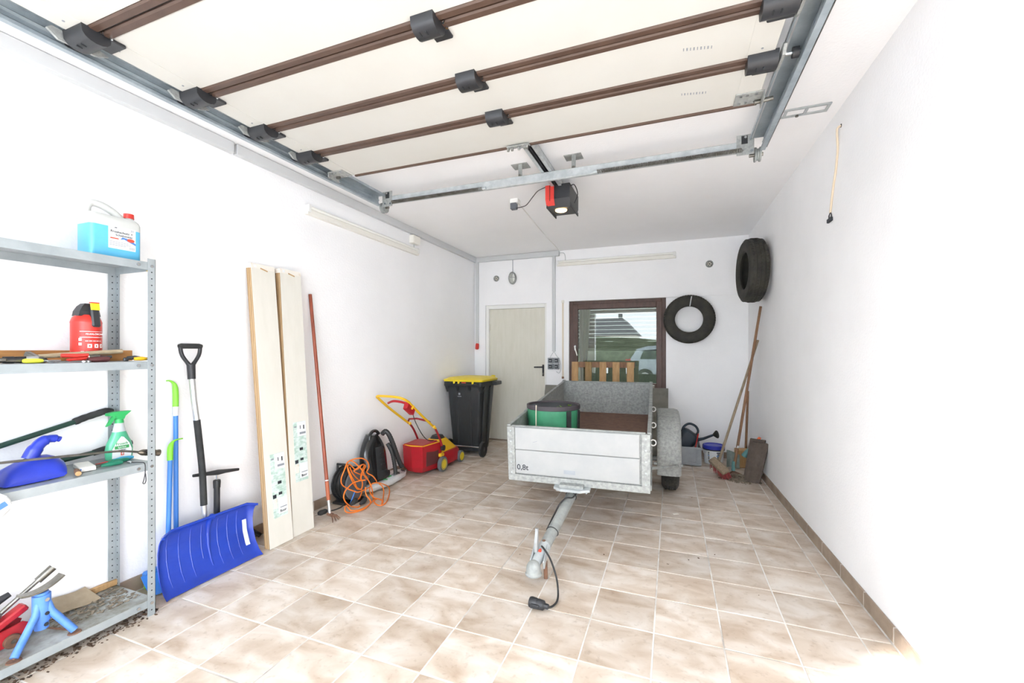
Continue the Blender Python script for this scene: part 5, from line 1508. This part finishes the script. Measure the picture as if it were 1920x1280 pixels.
# front wall: two white boards framed in galvanised angle
fr = tb('front_wall', 'galv_speck', (0, YFt + .012, (ZB + ZT) / 2), (2 * HW, .010, ZT - ZB))
for z0, z1 in ((ZB + .045, ZB + .225), (ZB + .229, ZT - .006)):
    tb('front_board', 'trailer_white', (-.006, YFt + .001, (z0 + z1) / 2), (.898, .016, z1 - z0), fr)
for x in (-HW + .026, HW - .028):
    pz = tb('corner_post', 'galv_speck', (x, YFt + .002, (ZB + ZT) / 2 - .004), (.058, .024, ZT - ZB + .006), fr)
    for k in range(5):
        MB().cyl(L(x, YFt - .010, ZB + .05 + .08 * k), L(x, YFt - .014, ZB + .05 + .08 * k), .006, n=8).build('rivet', 'galv', pz)
tb('bottom_rail', 'galv_speck', (0, YFt + .002, ZB + .012), (2 * HW, .026, .050), fr)
tb('top_rail', 'galv_dull', (0, YFt + .012, ZT + .002), (2 * HW - .06, .022, .010), fr)
lettering('payload_mark', '0,8t', .058, 'ink', fr, TM @ frame((-.400, YFt - .0078, ZB + .092), (1, 0, 0), (0, 0, 1)))
tb('worn_sticker', 'grey_plastic', (-.045, YFt - .0075, ZB + .085), (.085, .001, .030), fr, bev=0)
tb('scratch', 'ink_soft', (-.30, YFt - .0075, ZB + .295), (.035, .001, .003), fr, bev=0, rot=(0, -.3, 0))
# sides, tailgate
for sg in (-1, 1):
    sd = tb('side_wall', 'galv_speck', (sg * (HW - .006), (YFt + YRt) / 2, (ZB + ZT) / 2), (.012, YRt - YFt - .02, ZT - ZB))
    tb('side_rail', 'galv_dull', (sg * (HW - .006), (YFt + YRt) / 2, ZT), (.028, YRt - YFt - .02, .018), sd)
    tb('side_rail', 'galv_dull', (sg * (HW - .002), (YFt + YRt) / 2, ZB + .02), (.024, YRt - YFt - .02, .04), sd)
    for z in (ZB + .14, ZB + .27):
        tb('side_bead', 'galv_dull', (sg * (HW + .001), (YFt + YRt) / 2, z), (.010, YRt - YFt - .06, .014), sd)
tg = tb('tailgate', 'galv_speck', (0, YRt - .008, (ZB + ZT) / 2 + .002), (2 * HW - .05, .014, ZT - ZB))
for z in (ZB + .15, ZB + .27):
    tb('tailgate_bead', 'galv_speck', (0, YRt - .017, z), (2 * HW - .07, .006, .010), tg)
tb('top_rail', 'galv_dull', (0, YRt - .008, ZT + .006), (2 * HW - .05, .024, .012), tg)
for x in (-HW + .01, HW - .01):
    tb('corner_post', 'galv_dull', (x, YRt - .006, (ZB + ZT) / 2 + .01), (.034, .034, ZT - ZB + .02), tg)
tb('latch', 'steel', (HW + .012, YRt - .03, ZT - .03), (.03, .05, .03), tg)
# lashing rings on the right side
for y, z in ((-1.12, .50), (-.62, .50), (-.10, .52)):
    rg = MB(); rg.tube([TM @ Vector((HW + .018 + .020 * math.cos(a * math.pi / 10), y, z + .022 * math.sin(a * math.pi / 10))) for a in range(20)], .0048, 6, closed=True)
    rg.build('lashing_ring', 'white_plastic', TR)
# chassis, axle, wheels, mudguards
for sg in (-1, 1):
    tb('chassis_rail', 'galv_dull', (sg * .36, (YFt + YRt) / 2, ZB - .012), (.05, YRt - YFt - .1, .04))
MB().cyl(L(-.66, 0, 0), L(.66, 0, 0), .026, n=12).build('axle', 'galv_dull', TR)
for sg in (-1, 1):
    tb('axle_arm', 'galv_dull', (sg * .40, .02, .10), (.05, .09, .20))
    rr = .283
    AXM = TM @ AX((sg * .605, 0, 0), (sg, 0, 0))
    tire = MB().lathe([(.170, .020), (.205, .004), (.245, .0), (.268, .012), (rr, .030), (rr, .048), (rr - .006, .050), (rr - .006, .056), (rr, .058), (rr, .075), (rr - .006, .077), (rr - .006, .083), (rr, .085), (rr, .102), (rr - .006, .104), (rr - .006, .110), (rr, .112), (rr, .126), (.268, .144), (.245, .156), (.205, .152), (.170, .136)], 48, AXM).build('tire', 'tire_rubber', TR, sharp=30)
    mb = MB()
    for k in range(44):
        a = 2 * math.pi * k / 44
        for z, sk in ((.039, .35), (.0665, -.35), (.0935, .35), (.119, -.35)):
            Mx = AXM @ Matrix.Rotation(a + sk * .07, 4, 'Z') @ Matrix.Translation((rr + .001, 0, z))
            mb.box((0, 0, 0), (.007, .024, .016), M=Mx @ Matrix.Rotation(sk, 4, 'X'))
    mb.build('tread_blocks', 'tire_rubber', tire, kind='stuff')
    MB().lathe([(0, .05), (.10, .055), (.14, .03), (.168, .022), (.178, .022), (.178, .134), (.168, .134), (.14, .10), (.05, .11), (0, .11)], 32, AXM).build('rim', 'galv_dull', tire)
    # mudguard: folded sheet over the wheel with a rim on the outside
    arc = [(-.395, -.015), (-.405, .10), (-.395, .24), (-.350, .345), (-.27, .425), (-.16, .463), (0, .470), (.16, .463), (.28, .42), (.36, .34), (.40, .22), (.405, .08)]
    arc = [(p.x, p.y) for p in smooth_path([(a_, c_, 0) for a_, c_ in arc], 3)]
    n_ = len(arc)
    mb = MB()
    cs = [(.560, .0), (.568, .010), (.600, .014), (.720, .014), (.755, .006), (.768, -.012), (.770, -.035)]
    rings = []
    for (y, z) in arc:
        ln = math.hypot(y, z - .05); ny, nz = y / ln, (z - .05) / ln
        ring = [(sg * x, y + ny * h_, z + nz * h_) for x, h_ in cs] + [(sg * (x - .004 * (x > .7)), y + ny * (h_ - .006), z + nz * (h_ - .006)) for x, h_ in reversed(cs)]
        rings.append([TM @ Vector(p) for p in (ring if sg > 0 else ring[::-1])])
    mb.loft(rings)
    mg = mb.build('mudguard', 'galv_speck', TR, sharp=50)
    tb('guard_strap', 'galv_dull', (sg * .655, -.400, .090), (.25, .012, .024), mg)
    MB().cyl(L(sg * (HW - .002), -.98, ZB + .01), L(sg * .735, -.415, .085), .012, n=10).build('guard_brace', 'galv_dull', mg)
    for x in (.60, .735):
        MB().cyl(L(sg * x, -.408, .09), L(sg * x, -.415, .09), .008, n=8).build('bolt', 'steel', mg)
# drawbar
p0, p1 = Vector((-.672, 3.20, .345)), Vector((-.742, 2.50, .135))
db = MB().tube([p0 + (p0 - p1) * .5, p0, p1], .036, 18).build('drawbar', 'galv_dull', TR)
fl = MB()
fl.loft([[L(x, y, z) for x, y in ((-.155, YFt - .05), (-.10, YFt - .085), (.04, YFt - .085), (.105, YFt - .05), (.105, YFt + .05), (-.155, YFt + .05))] for z in (ZB - .030, ZB - .012)], smooth=False)
fp = fl.build('drawbar_plate', 'galv', TR)
for x in (-.13, .08):
    MB().cyl(L(x, YFt - .04, ZB - .045), L(x, YFt - .04, ZB - .02), .009, n=8).build('bolt', 'galv_dull', fp)
MB().loft([[L(x, y, z) for x, y in ((-.11, YFt - .06), (.06, YFt - .06), (.06, YFt + .0), (-.11, YFt + .0))] for z in (ZB - .012, ZB + .010)], smooth=False).build('drawbar_bracket', 'galv_speck', fp)
# coupling head with lever
ch = MB()
def cring(k, w_, h_, dz=0):
    c_ = p1 + (p1 - p0).normalized() * k + Vector((0, 0, dz))
    return [c_ + Vector((w_ * math.cos(a * math.pi / 8), 0, h_ * math.sin(a * math.pi / 8))) for a in range(16)]
ch.loft([cring(-.03, .040, .040), cring(.02, .041, .040), cring(.05, .034, .030, .0), cring(.10, .032, .026, .004), cring(.14, .030, .022, .008)])
cpl = ch.build('coupling_head', 'galv', TR)
cc = p1 + (p1 - p0).normalized() * .145
MB().lathe([(.030, -.046), (.048, -.044), (.049, -.036), (.043, -.030), (.043, -.010), (.040, .008), (.031, .024), (.017, .034), (.0, .037)], 24, Matrix.Translation(cc + Vector((0, 0, .004)))).build('ball_cup', 'galv_dull', cpl)
for sx in (-1, 1):
    MB().box(p1 + (p1 - p0).normalized() * .05 + Vector((sx * .040, 0, .006)), (.010, .15, .055), rot=(.30, 0, .1), bev=.004).build('side_cheek', 'galv', cpl)
    MB().cyl(p1 + Vector((sx * .048, -.02, .012)), p1 + Vector((sx * .036, -.02, .012)), .010, n=8).build('bolt', 'galv_dull', cpl)
MB().cyl(p1 + Vector((0, .03, .035)), p1 + Vector((0, .03, .050)), .011, n=8).build('bolt', 'rust', cpl)
MB().loft([[Vector((x, y, z)) for x, y in ((-.778, 2.445), (-.758, 2.440), (-.758, 2.468), (-.778, 2.472))] for z in (.14, .20)] + [[Vector((x - .004, y + .02, z)) for x, y in ((-.776, 2.450), (-.758, 2.445), (-.758, 2.462), (-.776, 2.466))] for z in (.262, .275)], smooth=False).build('coupling_lever', 'trailer_white', cpl)
MB().box((-.745, 2.465, .145), (.02, .04, .03), bev=.006).build('lock_tab', 'ink_red', cpl)
MB().tube([(-.715, 2.47, .09), (-.705, 2.44, .04), (-.700, 2.43, .004)], .012, 8).build('rest_leg', 'rust', cpl)
# cable and plug
for k in (.22, .76):
    c_ = p0 + (p1 - p0) * k
    dn = (p1 - p0).normalized()
    Mq = AX(c_, dn)
    MB().tube([Mq @ Vector((.039 * math.cos(a * math.pi / 10), .039 * math.sin(a * math.pi / 10), .004 * math.sin(a * math.pi / 10))) for a in range(20)], .0032, 6, closed=True).build('cable_tie', 'black_plastic', db)
cb_ = [p0 + Vector((.042, -.10, .02)), p0 + (p1 - p0) * .28 + Vector((.035, -.02, .030)), p0 + (p1 - p0) * .34 + Vector((.0, -.02, .045)), p0 + (p1 - p0) * .44 + Vector((-.030, 0, .035)), p0 + (p1 - p0) * .56 + Vector((-.042, 0, .010)), p0 + (p1 - p0) * .70 + Vector((-.044, 0, -.005))]
MB().tube(smooth_path(cb_, 6), .0052, 8).build('cable', 'black_rubber', db)
ce = [(-.745, 2.49, .165), (-.715, 2.44, .175), (-.665, 2.40, .14), (-.618, 2.355, .07), (-.590, 2.29, .022), (-.578, 2.22, .012), (-.588, 2.16, .016), (-.612, 2.125, .022)]
MB().tube(smooth_path(ce, 7), .0056, 8).build('cable_tail', 'black_rubber', db)
pm = AX((-.598, 2.132, .026), (-.92, .10, 0))
pg = MB().lathe([(.008, 0), (.013, .004), (.014, .022), (.024, .030), (.026, .060), (.024, .066), (.026, .070), (.028, .098), (.025, .108), (.018, .108), (.017, .09), (0, .09)], 20, pm).build('trailer_plug', 'black_plastic', db)
MB().box(pm @ Vector((.022, .0, .068)), (.05, .030, .020), bev=.005).build('plug_lid', 'black_plastic', pg)

# ---- pop-up garden sack in the trailer
t = thing('garden_waste_bag', 'green fabric pop up garden bag with dark rim standing in the trailer', 'garden bag', (-.97, 3.60, .50))
gb = TM @ Vector((-.290, -.86, ZB + .044))
rings = []
for k in range(10):
    z = .0 + .395 * k / 9
    f = 1 + .02 * math.sin(k * 1.9)
    rings.append([gb + Vector((.222 * f * (1 + .015 * math.sin(7 * a * math.pi / 16 + k)) * math.cos(a * math.pi / 16), .222 * f * math.sin(a * math.pi / 16), z)) for a in range(32)])
MB().loft(rings, cap=False).build('fabric_wall', 'bag_green', t)
MB().lathe([(.217, .40), (.210, .24), (.200, .20), (0, .19)], 32, Matrix.Translation(gb)).build('inside', 'bag_inside', t)
MB().lathe([(.224, .378), (.230, .382), (.230, .412), (.224, .416), (.216, .412), (.216, .382)], 40, Matrix.Translation(gb), closed=True).build('rim', 'bag_rim', t)
for a0, m in ((-.72, 'black_plastic'), (-.12, 'black_plastic')):
    d_ = Vector((math.cos(a0), math.sin(a0), 0)); s_ = Vector((-math.sin(a0), math.cos(a0), 0))
    MB().loft([[gb + d_ * rr_ + s_ * w_ + Vector((0, 0, z)) for w_, rr_ in ((-.022, .231), (.022, .231), (.022, .224), (-.022, .224))] for z in (.05, .20, .375)], smooth=False).build('carry_strap', m, t)
a0 = -1.95
d_ = Vector((math.cos(a0), math.sin(a0), 0))
MB().tube([gb + d_ * .236 + Vector((0, 0, .20)), gb + d_ * .238 + Vector((0, 0, .36)), gb + d_ * .235 + Vector((0, 0, .425))], .005, 6).build('cord', 'strap', t)
rnd = random.Random(4)
for k in range(9):
    q = gb + Vector((.09 + rnd.uniform(-.05, .07), -.12 + rnd.uniform(-.03, .16), .385 + rnd.uniform(0, .03)))
    if (q - gb).xy.length > .2: q = gb + (q - gb) * .85 + Vector((0, 0, .04))
    Mx = Matrix.Translation(q) @ Euler((rnd.uniform(-.7, .7), rnd.uniform(-.7, .7), rnd.uniform(0, 6))).to_matrix().to_4x4()
    MB().loft([[Mx @ Vector((x * .7, y, z)) for x, y, z in ring] for ring in ([(-.022, 0, 0), (-.01, .012, .002), (.01, .012, .002), (.022, 0, -.004), (.01, -.012, .002), (-.01, -.012, .002)], [(-.022, 0, .002), (-.01, .012, .004), (.01, .012, .004), (.022, 0, -.002), (.01, -.012, .004), (-.01, -.012, .004)])], smooth=False).build('leaf', 'leaf', t)

# ================================================================ behind the trailer
t = one('plywood_sheet', MB().prism([(5.60, .0), (5.625, .0), (5.900, .868), (5.875, .868)], -.83, .83, YX(-.872)), 'plate_grey', 'large grey plywood sheet leaning on the wall under the window behind the trailer', 'plywood')
t = thing('wooden_pallet', 'wooden slatted pallet standing behind the trailer in front of the window', 'pallet', (-.84, 5.66, 0))
lean = .07
for k in range(5):
    x = -1.205 + .178 * k + (.01 if k == 2 else 0)
    MB().box((x, 5.562, .61), (.088, .020, 1.205), rot=(-.035, 0, 0), bev=.003).build('slat', 'wood_pallet' if k % 2 == 0 or k == 3 else 'wood_pallet_grey', t)
for z in (1.175, .62, .08):
    MB().box((-.84, 5.590 + .035 * (z - .6), z), (.80, .030, .075), rot=(-.035, 0, 0), bev=.003).build('cross_beam', 'wood_old', t)

# ---- tyres on the walls
def tyre(name, label, c, axis, ro, ri, wd, strap=None):
    t = thing(name, label, 'tyre', c, group='old tyres hung on the walls')
    M = AX(c, axis)
    h = wd / 2
    tr = MB().lathe([(ri, -h * .72), (ri + .012, -h * .86), (ri + (ro - ri) * .45, -h), (ro - .03, -h * .92), (ro - .010, -h * .70), (ro, -h * .45), (ro - .007, -h * .42), (ro - .007, -h * .34), (ro, -h * .31), (ro, -.008), (ro - .007, -.005), (ro - .007, .005), (ro, .008), (ro, h * .31), (ro - .007, h * .34), (ro - .007, h * .42), (ro, h * .45), (ro - .010, h * .70), (ro - .03, h * .92), (ri + (ro - ri) * .45, h), (ri + .012, h * .86), (ri, h * .72), (ri + .010, h * .5), (ro - .030, h * .55), (ro - .024, 0), (ro - .030, -h * .55), (ri + .010, -h * .5)], 56, M, closed=True).build('carcass', 'tire_rubber', t, sharp=30)
    mb = MB()
    for k in range(60):
        a = 2 * math.pi * k / 60
        for z, sk in ((-h * .62, .3), (-h * .18, -.3), (h * .18, .3), (h * .62, -.3)):
            mb.box((0, 0, 0), (.008, .020, h * .26), M=M @ Matrix.Rotation(a + .03 * (z > 0), 4, 'Z') @ Matrix.Translation((ro + (.0005 if abs(z) < h * .4 else -.008), 0, z)) @ Matrix.Rotation(sk, 4, 'X'))
    mb.build('tread_blocks', 'tire_rubber', tr, kind='stuff')
    return t
ty = tyre('tyre', 'old tyre hung flat on the back wall right of the window', (.207, YB + .022 - .075, 1.762), (0, -1, 0), .305, .168, .13)
MB().tube([(.235, YB - .125, 2.045), (.225, YB - .128, 1.99), (.215, YB - .11, 1.925)], .006, 6).build('hanging_strap', 'duct_grey', ty)
ty = tyre('tyre', 'old tyre hung sideways high on the right wall near the corner', (xr(5.0) - .134, 5.0, 2.19), (-1, -.10, 0), .325, .190, .185)
MB().cyl((xr(5.0) + .02, 5.0, 2.365), (xr(5.0) - .15, 5.0, 2.365), .010, n=8).build('wall_peg', 'steel', ty)

# ---- crate with watering can, bucket
t = thing('grey_crate', 'grey plastic stacking crate on the floor holding the watering can', 'crate', (.06, 5.60, 0))
cx0, cx1, cy0, cy1 = -.025, .318, 5.43, 5.80
for c_, d_ in ((((cx0 + cx1) / 2, cy0, .115), (cx1 - cx0, .012, .215)), (((cx0 + cx1) / 2, cy1, .115), (cx1 - cx0, .012, .215)), ((cx0, (cy0 + cy1) / 2, .115), (.012, cy1 - cy0, .215)), ((cx1, (cy0 + cy1) / 2, .115), (.012, cy1 - cy0, .215))):
    MB().box(c_, d_, bev=.003).build('side', 'grey_plastic', t)
MB().box(((cx0 + cx1) / 2, (cy0 + cy1) / 2, .012), (cx1 - cx0, cy1 - cy0, .012)).build('bottom', 'grey_plastic', t)
for z in (.212, .030):
    MB().box(((cx0 + cx1) / 2, cy0 - .008, z), (cx1 - cx0 + .02, .014, .022), bev=.003).build('edge_band', 'grey_plastic', t)
for x in (cx0 + .03, cx1 - .045, cx1 + .002):
    MB().box((x, cy0 - .007, .12), (.014, .010, .18), bev=.002).build('edge_band', 'grey_plastic', t)
t = thing('watering_can', 'dark navy watering can tilted in the grey crate', 'watering can', (.14, 5.60, .1))
WMx = Matrix.Translation((.165, 5.62, .265)) @ Euler((0, R(36), 0)).to_matrix().to_4x4()
MB().loft([[WMx @ Vector((x, y, z)) for x, y, z in rrect(0, 0, a, c, .045, z)] for z, a, c in ((-.13, .085, .070), (-.12, .095, .08), (.08, .105, .085), (.11, .095, .075), (.125, .06, .05))]).build('body', 'can_navy', t)
MB().tube([WMx @ Vector(p) for p in smooth_path([(-.095, 0, .05), (-.115, 0, .12), (-.09, 0, .185), (-.02, 0, .205), (.04, 0, .175), (.055, 0, .115)], 4)], .014, 10).build('handle', 'can_navy', t)
MB().tube([WMx @ Vector((.080, 0, .06)), (.36, 5.60, .300), (.47, 5.60, .352)], [.022, .016, .013], 12).build('spout', 'can_navy', t)
MB().lathe([(.014, 0), (.045, .040), (.047, .048), (0, .056)], 20, AX((.465, 5.60, .352), (.80, -.45, .25))).build('rose', 'rose_black', t)
one('red_stake', MB().tube([(.262, 5.475, .205), (.295, 5.480, .375)], .007, 8), 'red_bright', 'thin red stick standing in the grey crate', 'stick')
t = thing('paint_bucket', 'white plastic bucket with blue lid on the floor beside the grey crate', 'bucket', (.475, 5.66, 0))
bk = (.475, 5.665, .002)
MB().lathe([(0, 0), (.098, 0), (.102, .004), (.116, .185), (.116, .195), (0, .195)], 32, Matrix.Translation(bk)).build('pail', 'bucket_white', t)
MB().lathe([(.119, .178), (.124, .180), (.124, .215), (.118, .222), (.10, .222), (.098, .214), (0, .214)], 32, Matrix.Translation(bk)).build('lid', 'lid_blue', t)
MB().lathe([(.1205, .165), (.1225, .167), (.1225, .182), (.1195, .184)], 32, Matrix.Translation(bk), closed=True).build('rim', 'ink', t)
MB().tube(smooth_path([(bk[0] - .118, bk[1] - .02, .165), (bk[0] - .11, bk[1] - .07, .125), (bk[0] - .06, bk[1] - .112, .165)], 4), .005, 6).build('wire_handle', 'white_plastic', t)
for a0, m, wd in ((-2.15, 'ink', .016), (-1.15, 'ink', .05)):
    for k in range(6):
        rr_ = .1035 + .0135 * (.05 + .018 * k) / .18
        MB().box((bk[0] + rr_ * math.cos(a0), bk[1] + rr_ * math.sin(a0), .055 + .018 * k), (.003, wd * (.7 + .3 * (k % 2)), .011), rot=(0, 0, a0)).build('bucket_print', m if k % 3 else 'ink_blue', t)

# ---- brooms and poles in the corner
def pole(p0, p1, r0, r1, name, m, par):
    return MB().tube([p0, p1], [r0, r1], 12).build(name, m, par)
t = thing('street_broom', 'broom with wooden pole and red bristles standing in the right corner', 'broom', (.47, 5.0, 0))
pole((.462, 5.06, .125), (xr(5.3) - .016, 5.33, 1.475), .0135, .0125, 'pole', 'wood_grey', t)
bm_ = Matrix.Translation((.470, 5.00, .135)) @ Euler((R(26), R(-28), R(24))).to_matrix().to_4x4()
hd = MB().box((0, 0, 0), (.085, .23, .040), bev=.008, M=bm_).build('broom_head', 'wood_grey', t)
mb = MB(); rnd = random.Random(9)
for k in range(140):
    x, y = rnd.uniform(-.036, .036), rnd.uniform(-.105, .105)
    p_ = bm_ @ Vector((x, y, -.018)); q_ = bm_ @ Vector((x * 1.35, y * 1.12, -.115 + rnd.uniform(-.01, .01)))
    q_.z = max(q_.z, .004)
    mb.tube([p_, q_], .0032, 5)
mb.build('bristles', 'bristle_red', hd, kind='stuff')
t = thing('lawn_rake', 'wire lawn rake with reddish brown pole standing in the right corner', 'rake', (.63, 5.25, 0))
pole((.640, 5.20, .085), (xr(5.2) - .015, 5.195, 1.835), .0145, .0130, 'pole', 'wood_old', t)
pole((.672, 5.20, .30), (.676, 5.20, .325), .0155, .0155, 'pole_band', 'white_plastic', t)
hd = MB().tube([(.636, 5.20, .15), (.628, 5.19, .045)], [.017, .019], 12).build('ferrule', 'teal_tool', t)
for k in range(11):
    a = -1.0 + .2 * k
    MB().tube([(.628, 5.19, .05), (.64 + .10 * math.sin(a) * .8, 5.12 - .02 * abs(a), .035), (.66 + .20 * math.sin(a), 5.02 - .04 * math.cos(a), .022), (.662 + .205 * math.sin(a), 5.00 - .04 * math.cos(a), .004)], .0035, 6).build('tine', 'rust', hd)
t = thing('short_pole', 'short brown wooden pole standing in the right corner behind the rake', 'pole', (.83, 5.76, 0))
pole((.825, 5.74, .002), (xr(5.88) - .017, 5.885, .865), .0140, .0130, 'pole', 'wood_old', t)
t = thing('hand_fork', 'teal hand tool with grey grip and orange end leaning on the brown tiles', 'hand tool', (.78, 5.2, .25))
MB().tube([(.735, 5.20, .215), (.765, 5.185, .270), (.810, 5.165, .330)], [.030, .024, .013], 12).build('blade', 'teal_tool', t)
MB().tube([(.805, 5.167, .325), (.862, 5.140, .415)], [.013, .015], 12).build('grip', 'grey_foam', t)
MB().tube([(.860, 5.141, .412), (.876, 5.133, .438)], [.0165, .014], 12).build('grip_end', 'orange', t)
MB().tube([(.800, 5.165, .34), (.785, 5.15, .365)], .010, 8).build('thumb_latch', 'dark_red', t)
one('wood_block', MB().box((.79, 5.60, .105), (.17, .13, .205), rot=(0, 0, .2), bev=.006), 'wood_pallet', 'pale wooden block standing in the right corner', 'wood block')
one('plastic_sheet', MB().sheet(lambda u, v: (.60 + .13 * u, 5.50 + .03 * math.sin(5 * u), .005 + .20 * v * (1 - .2 * u)), 8, 6, .003), 'sheet_grey', 'crumpled grey green sheet standing behind the rake in the corner', 'sheet')
def roof_tile(label, b0, b1, lean_x, h_, up, th):
    t = thing('roof_tile', label, 'roof tile', ((b0[0] + b1[0]) / 2, (b0[1] + b1[1]) / 2, 0), group='brown roof tiles')
    b0, b1 = Vector((b0[0], b0[1], 0)), Vector((b1[0], b1[1], 0))
    upv = Vector((lean_x, .015, h_)); wv = b1 - b0; nv = wv.cross(upv).normalized()
    org = Vector((0, 0, up))
    def P(u, v, o): return org + b0 + wv * u + upv * v + nv * o
    mb = MB(); mb.sheet(lambda u, v: P(u, v, .006 * math.cos(2 * math.pi * u * 2)), 20, 4, -th); mb.build('tile_body', 'roof_tile', t, sharp=50)
    for u in (.06, .5, .94):
        MB().tube([P(u, .02, .006), P(u, .97, .006)], .008, 6).build('tile_rib', 'roof_tile', t)
    MB().tube([P(.02, .98, 0), P(.98, .98, 0)], .012, 8).build('tile_nose', 'roof_tile', t)
    return t
roof_tile('brown ribbed roof tile leaning in front by the right wall', (.705, 4.985), (.845, 4.935), .085, .405, .006, .024)
roof_tile('brown ribbed roof tile leaning behind the front one by the right wall', (.715, 5.075), (.850, 5.015), .065, .425, .006, .024)
litter('corner_debris', 420, lambda r: (r.gauss(.68, .07), r.gauss(5.04, .06)), 'debris', 'grey heap of dry leaves and sweepings in the right corner', 'sweepings', 12, (.006, .022), lambda x, y: .001 + .05 * max(0, 1 - math.hypot(x - .68, y - 5.05) / .14) * random.random())
litter('floor_specks', 26, lambda r: (r.uniform(-1.6, .6), r.uniform(2.6, 4.6)), 'litter', 'a few tiny dark specks scattered over the floor tiles', 'specks', 13, (.003, .008))
one('dry_leaf', MB().box((.03, 3.78, .003), (.045, .022, .002), rot=(0, 0, .5)), 'wrap_film', 'pale dry leaf on the floor in front of the trailer wheel', 'leaf')
